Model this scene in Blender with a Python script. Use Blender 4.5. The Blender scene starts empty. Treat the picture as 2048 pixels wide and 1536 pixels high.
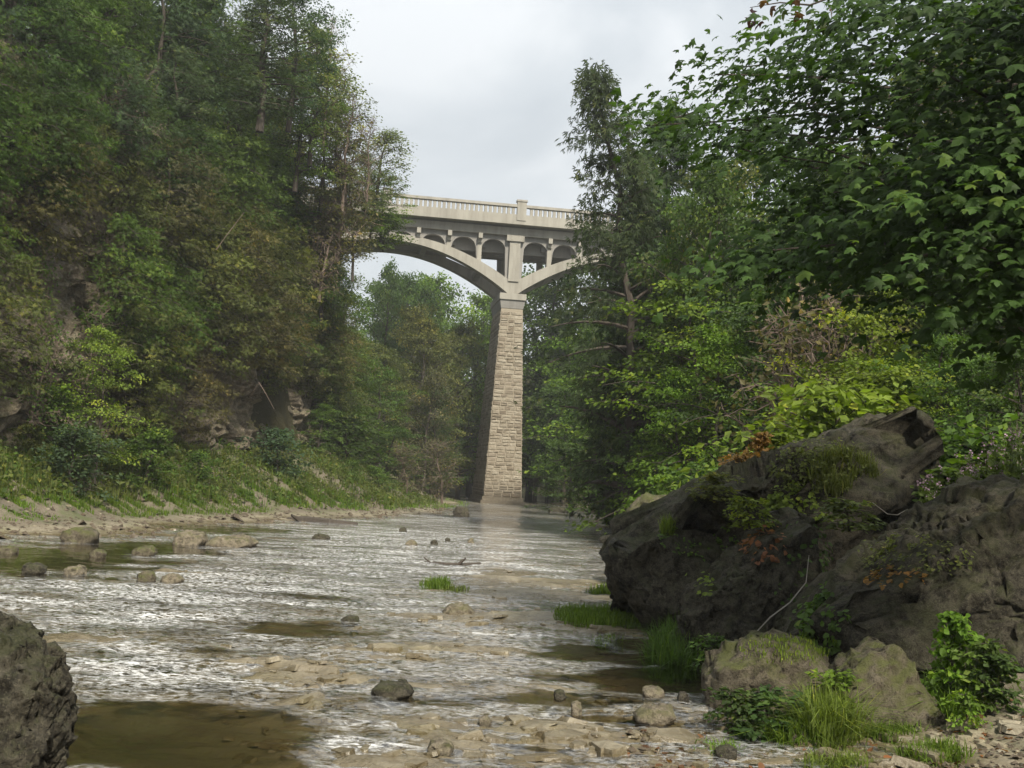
import bpy, math
import numpy as np
from mathutils import Matrix, Vector

SC = bpy.context.scene
COL = SC.collection
R = math.radians
DENOISE = True

# ------------------------------------------------------------------ camera
FPX = 2196.0                      # focal length in photo pixels (2048 wide)
CAM = np.array([0.0, 0.0, 1.6])
PITCH, ROLL = R(5.1), R(3.0)
cam_data = bpy.data.cameras.new('camera')
cam_data.sensor_width = 36.0
cam_data.lens = 36.0 * FPX / 2048.0
cam_data.clip_start, cam_data.clip_end = 0.1, 3000.0
cam = bpy.data.objects.new('camera', cam_data)
CAM_M = Matrix.Translation(CAM) @ Matrix.Rotation(R(90) + PITCH, 4, 'X') @ Matrix.Rotation(ROLL, 4, 'Z')
cam.matrix_world = CAM_M
COL.objects.link(cam)
SC.camera = cam
CR = np.array(CAM_M.to_3x3())

# ------------------------------------------------------------------ world
SUN_DIR = np.array([0.31, -0.76, 0.84]); SUN_DIR /= np.linalg.norm(SUN_DIR)
SUN_EL = math.asin(SUN_DIR[2])
SUN_AZ = math.atan2(SUN_DIR[0], SUN_DIR[1])
world = bpy.data.worlds.new('World')
SC.world = world
world.use_nodes = True
wt = world.node_tree
wt.nodes.clear()
def wn(t, **kw):
    n = wt.nodes.new(t)
    for k, v in kw.items(): setattr(n, k, v)
    return n
out = wn('ShaderNodeOutputWorld')
sky = wn('ShaderNodeTexSky', sky_type='NISHITA', sun_disc=False, sun_elevation=SUN_EL, sun_rotation=SUN_AZ)
bg1 = wn('ShaderNodeBackground'); bg1.inputs[1].default_value = 0.10
wt.links.new(sky.outputs[0], bg1.inputs[0])
tc = wn('ShaderNodeTexCoord')
sep = wn('ShaderNodeSeparateXYZ'); wt.links.new(tc.outputs['Generated'], sep.inputs[0])
def wmath(op, a, b=None):
    n = wn('ShaderNodeMath', operation=op)
    for i, v in enumerate((a, b)):
        if v is None: continue
        if isinstance(v, (int, float)): n.inputs[i].default_value = v
        else: wt.links.new(v, n.inputs[i])
    return n.outputs[0]
zz = wmath('ADD', wmath('MAXIMUM', sep.outputs[2], 0.0), 0.22)
cmb = wn('ShaderNodeCombineXYZ')
wt.links.new(wmath('DIVIDE', sep.outputs[0], zz), cmb.inputs[0])
wt.links.new(wmath('DIVIDE', sep.outputs[1], zz), cmb.inputs[1])
n1 = wn('ShaderNodeTexNoise'); n1.inputs['Scale'].default_value = 2.1; n1.inputs['Detail'].default_value = 7; n1.inputs['Distortion'].default_value = 0.5; n1.inputs['Roughness'].default_value = 0.5
off = wn('ShaderNodeVectorMath', operation='ADD'); off.inputs[1].default_value = (5.3, 1.9, 2.4)
wt.links.new(cmb.outputs[0], off.inputs[0]); wt.links.new(off.outputs[0], n1.inputs['Vector'])
cr = wn('ShaderNodeValToRGB')
e = cr.color_ramp.elements
e[0].position = 0.39; e[0].color = (0.365, 0.395, 0.42, 1)
e[1].position = 0.66; e[1].color = (0.55, 0.567, 0.578, 1)
m_ = e.new(0.52); m_.color = (0.435, 0.462, 0.482, 1)
wt.links.new(n1.outputs[0], cr.inputs[0])
# overcast cloud deck: paler towards the horizon haze
hz = wn('ShaderNodeMixRGB')
mr = wn('ShaderNodeMapRange'); mr.inputs[1].default_value = 0.0; mr.inputs[2].default_value = 0.42; mr.inputs[3].default_value = 0.85; mr.inputs[4].default_value = 0.0
wt.links.new(sep.outputs[2], mr.inputs[0]); wt.links.new(mr.outputs[0], hz.inputs[0])
wt.links.new(cr.outputs[0], hz.inputs[1]); hz.inputs[2].default_value = (0.545, 0.565, 0.57, 1)
# an overcast deck is brighter overhead than at the horizon (CIE overcast law, softened)
zen = wn('ShaderNodeMapRange'); zen.inputs[1].default_value = 0.30; zen.inputs[2].default_value = 1.0; zen.inputs[3].default_value = 0.88; zen.inputs[4].default_value = 1.55
wt.links.new(sep.outputs[2], zen.inputs[0])
bg2 = wn('ShaderNodeBackground'); wt.links.new(zen.outputs[0], bg2.inputs[1])
wt.links.new(hz.outputs[0], bg2.inputs[0])
mx = wn('ShaderNodeMixShader'); mx.inputs[0].default_value = 0.93
wt.links.new(bg1.outputs[0], mx.inputs[1]); wt.links.new(bg2.outputs[0], mx.inputs[2])
wt.links.new(mx.outputs[0], out.inputs[0])

sun_data = bpy.data.lights.new('sun', 'SUN')
sun_data.energy = 3.6; sun_data.angle = R(5.0); sun_data.color = (1.0, 0.93, 0.80)
sun = bpy.data.objects.new('sun', sun_data)
sun.rotation_euler = Vector(SUN_DIR).to_track_quat('Z', 'Y').to_euler()
sun.location = (0, 0, 40)
COL.objects.link(sun)

SC.view_settings.view_transform = 'Standard'
SC.view_settings.look = 'None'
SC.view_settings.exposure = 0.90
SC.view_settings.gamma = 1.0
SC.view_settings.use_curve_mapping = False
SC.render.engine = 'CYCLES'
cy = SC.cycles
cy.max_bounces = 6; cy.diffuse_bounces = 3; cy.glossy_bounces = 2; cy.transmission_bounces = 4
cy.transparent_max_bounces = 8; cy.volume_bounces = 0
cy.use_denoising = DENOISE; cy.denoising_prefilter = 'ACCURATE'
cy.sample_clamp_indirect = 4.0
cy.use_adaptive_sampling = True
cy.adaptive_threshold = 0.02

# ------------------------------------------------------------------ projection helpers
def ray(px, py):
    v = CR @ np.array([(px - 1024) / FPX, (768 - py) / FPX, -1.0])
    return v
def at(px, py, d):
    v = ray(px, py)
    return CAM + v * (d / v[1])
def gnd(px, py, z=0.0):
    v = ray(px, py)
    return CAM + v * ((z - CAM[2]) / v[2])
def proj(P):
    q = (np.asarray(P) - CAM) @ CR
    return np.stack([1024 - FPX * q[..., 0] / q[..., 2], 768 + FPX * q[..., 1] / q[..., 2]], -1)

# ------------------------------------------------------------------ noise
def _hash(ix, iy, iz, seed):
    h = (ix.astype(np.int64) * 374761393 + iy.astype(np.int64) * 668265263 + iz.astype(np.int64) * 2147483647 + seed * 1274126177) & 0xFFFFFFFF
    h = ((h ^ (h >> 13)) * 1274126177) & 0xFFFFFFFF
    h = ((h ^ (h >> 16)) * 2246822519) & 0xFFFFFFFF
    return h ^ (h >> 15)
def h01(ix, iy, iz, seed): return (_hash(ix, iy, iz, seed) & 0xFFFFFF) / float(0x1000000)
def vnoise(P, seed=0):
    P = np.asarray(P, float)
    i = np.floor(P).astype(np.int64); f = P - i
    u = f * f * f * (f * (f * 6 - 15) + 10)
    r = 0
    for dx in (0, 1):
        wx = u[:, 0] if dx else 1 - u[:, 0]
        for dy in (0, 1):
            wy = u[:, 1] if dy else 1 - u[:, 1]
            for dz in (0, 1):
                wz = u[:, 2] if dz else 1 - u[:, 2]
                r = r + wx * wy * wz * h01(i[:, 0] + dx, i[:, 1] + dy, i[:, 2] + dz, seed)
    return r * 2 - 1
def fbm(P, oct=4, seed=0, gain=0.5, lac=2.03):
    P = np.asarray(P, float); a, s, t = 1.0, 0.0, 0.0
    for k in range(oct):
        s = s + a * vnoise(P, seed + k * 17); t += a; a *= gain; P = P * lac + 3.7
    return s / t
def worley(P, seed=0, dims=3):
    P = np.asarray(P, float)
    i = np.floor(P).astype(np.int64)
    n = len(P); f1 = np.full(n, 9.0); f2 = np.full(n, 9.0); cid = np.zeros(n)
    zr = (-1, 0, 1) if dims == 3 else (0,)
    for dx in (-1, 0, 1):
        for dy in (-1, 0, 1):
            for dz in zr:
                c = i + np.array([dx, dy, dz])
                q = np.stack([c[:, k] + h01(c[:, 0], c[:, 1], c[:, 2], seed + 31 * (k + 1)) for k in range(3)], -1)
                if dims == 2: q[:, 2] = P[:, 2]
                d = np.sqrt(((q - P) ** 2).sum(1))
                v = h01(c[:, 0], c[:, 1], c[:, 2], seed + 977)
                m = d < f1
                f2 = np.where(m, f1, np.minimum(f2, d)); cid = np.where(m, v, cid); f1 = np.where(m, d, f1)
    return f1, f2, cid
def sstep(a, b, x):
    t = np.clip((x - a) / (b - a), 0, 1); return t * t * (3 - 2 * t)

# ------------------------------------------------------------------ mesh helpers
def mesh(name, V, faces_groups, mat=None, attrs=None, smooth=False):
    """faces_groups: list of (F,k) int arrays. attrs: name -> per-vertex floats"""
    me = bpy.data.meshes.new(name)
    V = np.asarray(V, np.float32)
    groups = [np.asarray(g, np.int32) for g in faces_groups if len(g)]
    li = np.concatenate([g.ravel() for g in groups]) if groups else np.zeros(0, np.int32)
    lt = np.concatenate([np.full(len(g), g.shape[1], np.int32) for g in groups]) if groups else np.zeros(0, np.int32)
    ls = np.concatenate([[0], np.cumsum(lt)[:-1]]).astype(np.int32) if len(lt) else lt
    me.vertices.add(len(V)); me.vertices.foreach_set('co', V.ravel())
    me.loops.add(len(li)); me.loops.foreach_set('vertex_index', li)
    me.polygons.add(len(lt)); me.polygons.foreach_set('loop_start', ls)
    me.polygons.foreach_set('use_smooth', np.full(len(lt), bool(smooth)))
    for k, a in (attrs or {}).items():
        at_ = me.attributes.new(k, 'FLOAT', 'POINT'); at_.data.foreach_set('value', np.asarray(a, np.float32))
    me.update(calc_edges=True)
    me.validate()
    if mat: me.materials.append(mat)
    return me
class MB:
    def __init__(s): s.V = []; s.F = {}; s.n = 0; s.A = []
    def add(s, V, groups, a=0.5):
        V = np.asarray(V, float).reshape(-1, 3)
        for g in groups:
            g = np.asarray(g)
            if len(g): s.F.setdefault(g.shape[1], []).append(g + s.n)
        s.V.append(V); s.A.append(np.broadcast_to(np.asarray(a, float), (len(V),))); s.n += len(V)
    def mesh(s, name, mat=None, smooth=False, attr='tint'):
        return mesh(name, np.concatenate(s.V), [np.concatenate(v) for v in s.F.values()], mat, {attr: np.concatenate(s.A)}, smooth)
    def box(s, x0, x1, y0, y1, z0, z1, M=None):
        V = np.array([[x, y, z] for z in (z0, z1) for y in (y0, y1) for x in (x0, x1)], float)
        if M is not None: V = V @ np.array(M)[:3, :3].T + np.array(M)[:3, 3]
        s.add(V, [[[0, 2, 3, 1], [4, 5, 7, 6], [0, 1, 5, 4], [2, 6, 7, 3], [0, 4, 6, 2], [1, 3, 7, 5]]])
    def tube(s, pts, radii, sides=6, a=0.5):
        pts = np.asarray(pts, float); n = len(pts)
        t = np.gradient(pts, axis=0); t /= np.linalg.norm(t, axis=1)[:, None] + 1e-9
        ref = np.array([0, 0, 1.0]) if abs(t[0, 2]) < .9 else np.array([1.0, 0, 0])
        u = np.cross(t, ref); u /= np.linalg.norm(u, axis=1)[:, None] + 1e-9
        w = np.cross(t, u)
        ang = np.arange(sides) * 2 * math.pi / sides
        V = pts[:, None] + np.asarray(radii)[:, None, None] * (u[:, None] * np.cos(ang)[None, :, None] + w[:, None] * np.sin(ang)[None, :, None])
        q = []
        for i in range(n - 1):
            for k in range(sides):
                k2 = (k + 1) % sides
                q.append([i * sides + k, i * sides + k2, (i + 1) * sides + k2, (i + 1) * sides + k])
        s.add(V.reshape(-1, 3), [q], a)
def link(name, me, parent=None, mat=None, **props):
    o = bpy.data.objects.new(name, me); COL.objects.link(o)
    if parent is not None: o.parent = parent
    for k, v in props.items(): o[k] = v
    return o
def thing(name, label, cat, group=None, loc=(0, 0, 0), rz=0.0, sc=1.0, me=None):
    o = bpy.data.objects.new(name, me); COL.objects.link(o)
    o.location = loc; o.rotation_euler = (0, 0, rz); o.scale = (sc, sc, sc)
    o['label'] = label; o['category'] = cat
    if group: o['group'] = group
    return o

# ------------------------------------------------------------------ materials
def mat(name):
    m = bpy.data.materials.new(name); m.use_nodes = True
    nt = m.node_tree; nt.nodes.clear()
    return m, nt
class NT:
    def __init__(s, nt): s.nt = nt
    def n(s, t, ins=None, **kw):
        nd = s.nt.nodes.new(t)
        for k, v in kw.items(): setattr(nd, k, v)
        for k, v in (ins or {}).items(): s.set(nd.inputs[k], v)
        return nd
    def set(s, sock, v):
        if isinstance(v, bpy.types.NodeSocket): s.nt.links.new(v, sock)
        elif isinstance(v, bpy.types.Node): s.nt.links.new(v.outputs[0], sock)
        else:
            if isinstance(v, tuple) and len(v) == 3 and sock.type == 'RGBA': v = (*v, 1)
            sock.default_value = v
    def math(s, op, a, b=0.0, clamp=False):
        nd = s.n('ShaderNodeMath', operation=op, use_clamp=clamp); s.set(nd.inputs[0], a); s.set(nd.inputs[1], b); return nd.outputs[0]
    def mix(s, f, a, b, blend='MIX'):
        nd = s.n('ShaderNodeMixRGB', blend_type=blend); s.set(nd.inputs[0], f); s.set(nd.inputs[1], a); s.set(nd.inputs[2], b); return nd.outputs[0]
    def noise(s, vec, scale, detail=4, rough=.55, dist=0.0):
        nd = s.n('ShaderNodeTexNoise'); s.set(nd.inputs['Vector'], vec); nd.inputs['Scale'].default_value = scale
        nd.inputs['Detail'].default_value = detail; nd.inputs['Roughness'].default_value = rough; nd.inputs['Distortion'].default_value = dist
        return nd.outputs[0]
    def ramp(s, f, stops):
        nd = s.n('ShaderNodeValToRGB'); s.set(nd.inputs[0], f); el = nd.color_ramp.elements
        while len(el) < len(stops): el.new(0.5)
        for q, (p, c) in zip(el, stops):
            q.position = p; q.color = (*c, 1) if isinstance(c, tuple) else (c, c, c, 1)
        return nd.outputs[0]
    def maprange(s, f, a, b, c=0.0, d=1.0):
        nd = s.n('ShaderNodeMapRange'); s.set(nd.inputs[0], f)
        for i, v in enumerate((a, b, c, d)): nd.inputs[i + 1].default_value = v
        return nd.outputs[0]
    def attr(s, name): return s.n('ShaderNodeAttribute', attribute_name=name).outputs['Fac']
    def scalevec(s, vec, sx, sy, sz):
        nd = s.n('ShaderNodeVectorMath', operation='MULTIPLY'); s.set(nd.inputs[0], vec); nd.inputs[1].default_value = (sx, sy, sz); return nd.outputs[0]
    def bump(s, h, strength, dist, normal=None):
        nd = s.n('ShaderNodeBump'); s.set(nd.inputs['Height'], h); s.set(nd.inputs['Strength'], strength); nd.inputs['Distance'].default_value = dist
        if normal is not None: s.set(nd.inputs['Normal'], normal)
        return nd.outputs[0]
    def out(s, shader, disp=None):
        o = s.n('ShaderNodeOutputMaterial'); s.nt.links.new(shader, o.inputs[0])
    def bsdf(s, color, rough=.8, spec=.3, normal=None):
        b = s.n('ShaderNodeBsdfPrincipled'); s.set(b.inputs['Base Color'], color); s.set(b.inputs['Roughness'], rough)
        s.set(b.inputs['Specular IOR Level'], spec)
        if normal is not None: s.set(b.inputs['Normal'], normal)
        return b.outputs[0]

def leaf_material():
    m, nt = mat('leaf'); N = NT(nt)
    oi = N.n('ShaderNodeObjectInfo')
    t = N.attr('tint')
    v = N.maprange(t, 0, 1, 0.45, 1.55)
    val = N.n('ShaderNodeVectorMath', operation='SCALE'); N.set(val.inputs[0], oi.outputs['Color']); N.set(val.inputs[3], v)
    yel = N.mix(N.maprange(t, 0.75, 1.0, 0, 0.45), val.outputs[0], N.mix(1.0, val.outputs[0], (1.75, 1.12, 0.55), 'MULTIPLY'))
    col = N.mix(N.math('MULTIPLY', oi.outputs['Random'], 0.35), yel, N.mix(1.0, yel, (1.06, 0.96, 0.9), 'MULTIPLY'))
    b = N.bsdf(col, 0.6, 0.2)
    tr = N.n('ShaderNodeBsdfTranslucent'); N.set(tr.inputs[0], N.mix(1.0, col, (1.35, 1.45, 0.6), 'MULTIPLY'))
    ms = N.n('ShaderNodeMixShader'); ms.inputs[0].default_value = 0.42
    nt.links.new(b, ms.inputs[1]); nt.links.new(tr.outputs[0], ms.inputs[2])
    N.out(ms.outputs[0]); return m
def bark_material(name, c1, c2):
    m, nt = mat(name); N = NT(nt)
    g = N.n('ShaderNodeTexCoord').outputs['Object']
    n = N.noise(N.scalevec(g, 6, 6, 1.2), 3.0, 5)
    N.out(N.bsdf(N.mix(n, c1, c2), 0.9, 0.15, N.bump(n, 0.6, 0.02))); return m
def rock_material(name, dark, mid, light, moss=(0.05, 0.065, 0.018), moss_amt=0.5, lichen=0.35, scale=1.0, strata=0.0, wetz=None):
    m, nt = mat(name); N = NT(nt)
    geo = N.n('ShaderNodeNewGeometry'); P = geo.outputs['Position']
    sep = N.n('ShaderNodeSeparateXYZ'); N.set(sep.inputs[0], geo.outputs['Normal'])
    big = N.noise(P, 0.9 * scale, 5, .6)
    med = N.noise(P, 5.0 * scale, 6, .65)
    fine = N.noise(P, 32.0 * scale, 5, .7)
    c = N.mix(N.ramp(big, [(0.35, 0.0), (0.65, 1.0)]), dark, mid)
    c = N.mix(N.ramp(med, [(0.40, 0.0), (0.60, 0.95)]), c, N.mix(0.5, mid, light))
    if strata:
        sv = N.scalevec(P, 0.25, 0.25, 3.4)
        st = N.noise(sv, 1.6 * strata, 5, .6, .4)
        c = N.mix(N.ramp(st, [(0.42, 0.75), (0.58, 0.0)]), c, dark)
    c = N.mix(N.math('MULTIPLY', N.ramp(N.noise(P, 13 * scale, 4, .6), [(0.6, 0.0), (0.68, 1.0)]), lichen), c, light)
    c = N.mix(N.math('MULTIPLY', N.ramp(fine, [(0.34, 1.0), (0.47, 0.0)]), 0.85), c, (dark[0] * .3, dark[1] * .3, dark[2] * .3))
    gr_ = N.noise(P, 58.0 * scale / 2.0, 4, .7)
    c = N.mix(N.math('MULTIPLY', N.ramp(gr_, [(0.55, 0.0), (0.66, 1.0)]), lichen), c, (light[0] * 1.25, light[1] * 1.25, light[2] * 1.2))
    c = N.mix(N.math('MULTIPLY', N.ramp(N.noise(P, 21.0 * scale / 2.0, 3, .6), [(0.58, 0.0), (0.66, 1.0)]), .55), c, N.mix(.5, mid, light))
    mo = N.math('MULTIPLY', N.math('MULTIPLY', N.maprange(sep.outputs[2], 0.15, 0.75), N.ramp(N.noise(P, 2.3 * scale, 5, .65), [(0.42, 0.0), (0.56, 1.0)])), moss_amt)
    c = N.mix(mo, c, N.mix(fine, (moss[0] * .6, moss[1] * .6, moss[2] * .6), (moss[0] * 1.5, moss[1] * 1.5, moss[2] * 1.5)))
    rough = 0.9
    if wetz is not None:
        sp = N.n('ShaderNodeSeparateXYZ'); N.set(sp.inputs[0], P)
        w = N.maprange(N.math('ADD', sp.outputs[2], N.math('MULTIPLY', med, 0.06)), wetz, wetz + 0.05, 1, 0)
        c = N.mix(N.math('MULTIPLY', w, 0.55), c, N.mix(1.0, c, (0.3, 0.27, 0.22), 'MULTIPLY'))
        rough = N.maprange(w, 0, 1, 0.9, 0.35)
    nb = N.bump(fine, 1.0, 0.035 / scale, N.bump(med, 0.9, 0.09 / scale))
    N.out(N.bsdf(c, rough, 0.25, nb)); return m
def concrete_material(name, base, dirt, stain=0.8):
    m, nt = mat(name); N = NT(nt)
    P = N.n('ShaderNodeNewGeometry').outputs['Position']
    a = N.noise(P, 0.55, 6, .62)
    b = N.noise(N.scalevec(P, 1.6, 1.6, 0.22), 1.0, 6, .66)
    f = N.noise(P, 9.0, 4, .6)
    c = N.mix(N.math('MULTIPLY', N.ramp(b, [(0.45, 0.0), (0.72, 1.0)]), stain), base, dirt)
    c = N.mix(N.ramp(a, [(0.3, 0.35), (0.7, 0.0)]), c, dirt)
    c = N.mix(N.math('MULTIPLY', f, 0.25), c, (base[0] * 1.12, base[1] * 1.08, base[2]))
    N.out(N.bsdf(c, 0.88, 0.25, N.bump(f, 0.3, 0.02))); return m
def stone_material(name, cols):
    m, nt = mat(name); N = NT(nt)
    oi = N.n('ShaderNodeObjectInfo')
    P = N.n('ShaderNodeNewGeometry').outputs['Position']
    k = N.math('FRACT', N.math('ADD', oi.outputs['Random'], N.math('MULTIPLY', N.attr('tint'), 3.7)))
    c = N.ramp(k, [(i / (len(cols) - 1), q) for i, q in enumerate(cols)])
    n = N.noise(P, 6.0, 6, .65)
    c = N.mix(N.ramp(n, [(0.35, 0.6), (0.6, 0.0)]), c, N.mix(1.0, c, (0.55, 0.5, 0.45), 'MULTIPLY'))
    sz_ = N.n('ShaderNodeSeparateXYZ'); N.set(sz_.inputs[0], P)      # tide stain left by high water
    c = N.mix(N.math('MULTIPLY', N.maprange(N.math('ADD', sz_.outputs[2], N.math('MULTIPLY', n, .7)), 1.2, 2.1, 1, 0), .55), c, (.085, .068, .048))
    lw = N.noise(N.scalevec(P, 1.2, 1.2, .12), 1.0, 5, .6)
    c = N.mix(N.ramp(lw, [(.52, 0.0), (.7, .5)]), c, N.mix(1.0, c, (.55, .5, .44), 'MULTIPLY'))
    N.out(N.bsdf(c, 0.9, 0.2, N.bump(n, 0.7, 0.05))); return m
def plain_material(name, c, rough=.8, spec=.2):
    m, nt = mat(name); N = NT(nt)
    P = N.n('ShaderNodeNewGeometry').outputs['Position']
    n = N.noise(P, 14.0, 4)
    N.out(N.bsdf(N.mix(n, tuple(x * .75 for x in c), tuple(min(1, x * 1.25) for x in c)), rough, spec)); return m

M_leaf = leaf_material()
M_bark = bark_material('bark', (0.035, 0.028, 0.022), (0.10, 0.085, 0.07))
M_deadwood = bark_material('dead_wood', (0.20, 0.18, 0.155), (0.34, 0.31, 0.27))
M_twig = bark_material('dry_twig', (0.09, 0.065, 0.05), (0.19, 0.15, 0.12))
M_cliff = rock_material('cliff_rock', (0.085, 0.068, 0.047), (0.215, 0.175, 0.125), (0.40, 0.335, 0.25), moss_amt=0.45, lichen=0.3, scale=0.6, strata=0.8)
M_boulder = rock_material('boulder_rock', (0.008, 0.007, 0.0048), (0.030, 0.0255, 0.018), (0.125, 0.112, 0.08), moss=(0.04, 0.046, 0.013), moss_amt=0.5, lichen=0.5, scale=2.4)
M_boulder_pale = rock_material('pale_boulder_rock', (0.030, 0.024, 0.016), (0.082, 0.067, 0.045), (0.18, 0.155, 0.11), moss=(0.075, 0.085, 0.02), moss_amt=0.75, lichen=0.3, scale=2.2)
M_rockfar = rock_material('wet_stone', (0.05, 0.042, 0.03), (0.14, 0.115, 0.08), (0.30, 0.26, 0.19), moss=(0.08, 0.085, 0.02), moss_amt=0.45, lichen=0.3, scale=3.0, wetz=0.0)
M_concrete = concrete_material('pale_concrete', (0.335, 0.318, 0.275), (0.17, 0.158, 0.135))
M_concrete_shade = concrete_material('shaded_concrete', (0.27, 0.26, 0.24), (0.17, 0.16, 0.15))  # darker copy of the bridge concrete: shade of recessed parts and undersides in its colour
M_mortar = concrete_material('mortar', (0.30, 0.26, 0.20), (0.22, 0.19, 0.14), 0.3)
M_stone = stone_material('masonry_stone', [(0.25, 0.212, 0.16), (0.32, 0.285, 0.22), (0.18, 0.148, 0.108), (0.35, 0.312, 0.245), (0.26, 0.222, 0.17)])

def bed_material():
    m, nt = mat('limestone_bed'); N = NT(nt)
    geo = N.n('ShaderNodeNewGeometry'); P = geo.outputs['Position']
    sp = N.n('ShaderNodeSeparateXYZ'); N.set(sp.inputs[0], P)
    cell = N.attr('cell'); silt = N.attr('silt'); soil = N.attr('soil')
    n1 = N.noise(P, 1.3, 5, .6); n2 = N.noise(P, 9.0, 5, .65); n3 = N.noise(P, 45.0, 4, .7)
    dry = N.mix(N.ramp(cell, [(0.0, 0.0), (1.0, 1.0)]), (0.185, 0.16, 0.105), (0.32, 0.285, 0.21))
    dry = N.mix(N.ramp(n2, [(0.35, 0.7), (0.6, 0.0)]), dry, (0.14, 0.11, 0.065))
    dry = N.mix(N.math('MULTIPLY', N.ramp(n1, [(0.5, 0.0), (0.65, 1.0)]), 0.4), dry, (0.19, 0.17, 0.075))
    dry = N.mix(N.ramp(n3, [(0.32, 0.6), (0.5, 0.0)]), dry, (0.10, 0.08, 0.05))
    zw = N.math('ADD', sp.outputs[2], N.math('MULTIPLY', N.math('SUBTRACT', n2, 0.5), 0.03))
    wet = N.maprange(zw, 0.01, 0.085, 1, 0)
    c = N.mix(N.math('MULTIPLY', wet, 0.75), dry, N.mix(1.0, dry, (0.46, 0.41, 0.30), 'MULTIPLY'))
    c = N.mix(N.math('MULTIPLY', silt, N.maprange(sp.outputs[2], -0.05, 0.0, 1, 0)), c, N.mix(n1, (0.105, 0.095, 0.060), (0.145, 0.132, 0.085)))
    sc_ = N.mix(n2, (0.065, 0.052, 0.034), (0.145, 0.12, 0.083))
    sc_ = N.mix(N.ramp(n3, [(0.5, 0.0), (0.7, 0.8)]), sc_, (0.27, 0.23, 0.17))
    sc_ = N.mix(N.ramp(n1, [(0.45, 0.0), (0.62, 0.8)]), sc_, (0.07, 0.085, 0.026))
    c = N.mix(soil, c, sc_)
    nb = N.bump(n3, 0.6, 0.012, N.bump(n2, 0.6, 0.03))
    N.out(N.bsdf(c, N.maprange(wet, 0, 1, 0.8, 0.22), 0.5, nb)); return m
def water_material():
    m, nt = mat('river_water'); N = NT(nt)
    P = N.n('ShaderNodeNewGeometry').outputs['Position']
    rip = N.attr('ripple'); foam_glint = N.attr('foam_glint')
    w1 = N.noise(N.scalevec(P, 2.2, 5.0, 1), 1.3, 5, .6, .6)
    w2 = N.noise(N.scalevec(P, 8.0, 17.0, 1), 1.0, 4, .6, .4)
    def slope(vec, scale, det):
        nd = N.n('ShaderNodeTexNoise'); N.set(nd.inputs['Vector'], vec); nd.inputs['Scale'].default_value = scale; nd.inputs['Detail'].default_value = det; nd.inputs['Roughness'].default_value = .66
        s_ = N.n('ShaderNodeVectorMath', operation='SUBTRACT'); N.set(s_.inputs[0], nd.outputs[1]); s_.inputs[1].default_value = (.5, .5, .5); return s_.outputs[0]
    va = N.n('ShaderNodeVectorMath', operation='SCALE'); N.set(va.inputs[0], slope(N.scalevec(P, 1.5, 3.4, 1), 1.6, 3)); va.inputs[3].default_value = 1.0
    vb = N.n('ShaderNodeVectorMath', operation='SCALE'); N.set(vb.inputs[0], slope(N.scalevec(P, 6.0, 12.0, 1), 1.9, 5)); vb.inputs[3].default_value = 1.1
    vs = N.n('ShaderNodeVectorMath', operation='ADD'); N.set(vs.inputs[0], va); N.set(vs.inputs[1], vb)
    vr = N.n('ShaderNodeVectorMath', operation='SCALE'); N.set(vr.inputs[0], N.scalevec(vs.outputs[0], 1, 1, 0)); N.set(vr.inputs[3], N.math('MULTIPLY', N.maprange(rip, 0, 1, 0.035, 1.0), N.maprange(N.noise(N.scalevec(P, .45, 1.5, 1), 1.0, 4, .6, .5), .34, .62, .6, 1.45)))
    vn = N.n('ShaderNodeVectorMath', operation='ADD'); N.set(vn.inputs[0], N.n('ShaderNodeNewGeometry').outputs['Normal']); N.set(vn.inputs[1], vr)
    b = N.n('ShaderNodeVectorMath', operation='NORMALIZE'); N.set(b.inputs[0], vn); b = b.outputs[0]
    tr = N.n('ShaderNodeBsdfTransparent'); dep = N.attr('depth')
    N.set(tr.inputs[0], N.ramp(N.maprange(dep, 0.0, 0.22), [(0.0, (0.93, 0.91, 0.87)), (0.25, (0.82, 0.78, 0.66)), (0.6, (0.60, 0.56, 0.43)), (1.0, (0.43, 0.405, 0.29))]))
    gl = N.n('ShaderNodeBsdfGlossy'); gl.inputs[0].default_value = (1, 1, 1, 1); gl.inputs[1].default_value = 0.05
    N.set(gl.inputs['Normal'], b)
    fr = N.n('ShaderNodeFresnel'); fr.inputs[0].default_value = 1.34; N.set(fr.inputs['Normal'], b)
    mx = N.n('ShaderNodeMixShader'); nt.links.new(fr.outputs[0], mx.inputs[0]); nt.links.new(tr.outputs[0], mx.inputs[1]); nt.links.new(gl.outputs[0], mx.inputs[2])
    df = N.n('ShaderNodeBsdfDiffuse'); df.inputs[0].default_value = (0.75, 0.75, 0.73, 1); N.set(df.inputs['Normal'], b)  # diffuse white for rapids foam and for the painted glints
    ft = N.noise(N.scalevec(P, 7.0, 13.0, 1), 1.7, 8, .78, .6)
    ff = N.math('MULTIPLY', foam_glint, N.ramp(ft, [(0.45, 0.0), (0.60, .9)]))
    ff = N.math('MULTIPLY', ff, N.ramp(N.noise(N.scalevec(P, .6, 2.2, 1), 1.0, 4, .65, .6), [(.38, 0.30), (.58, 1.0)]))
    m2 = N.n('ShaderNodeMixShader'); N.set(m2.inputs[0], ff); nt.links.new(mx.outputs[0], m2.inputs[1]); nt.links.new(df.outputs[0], m2.inputs[2])
    N.out(m2.outputs[0]); return m
M_gravel = stone_material('gravel_stone', [(.06, .047, .034), (.13, .105, .076), (.19, .16, .12), (.085, .07, .052), (.11, .075, .05)])
M_bed = bed_material(); M_water = water_material()
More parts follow.
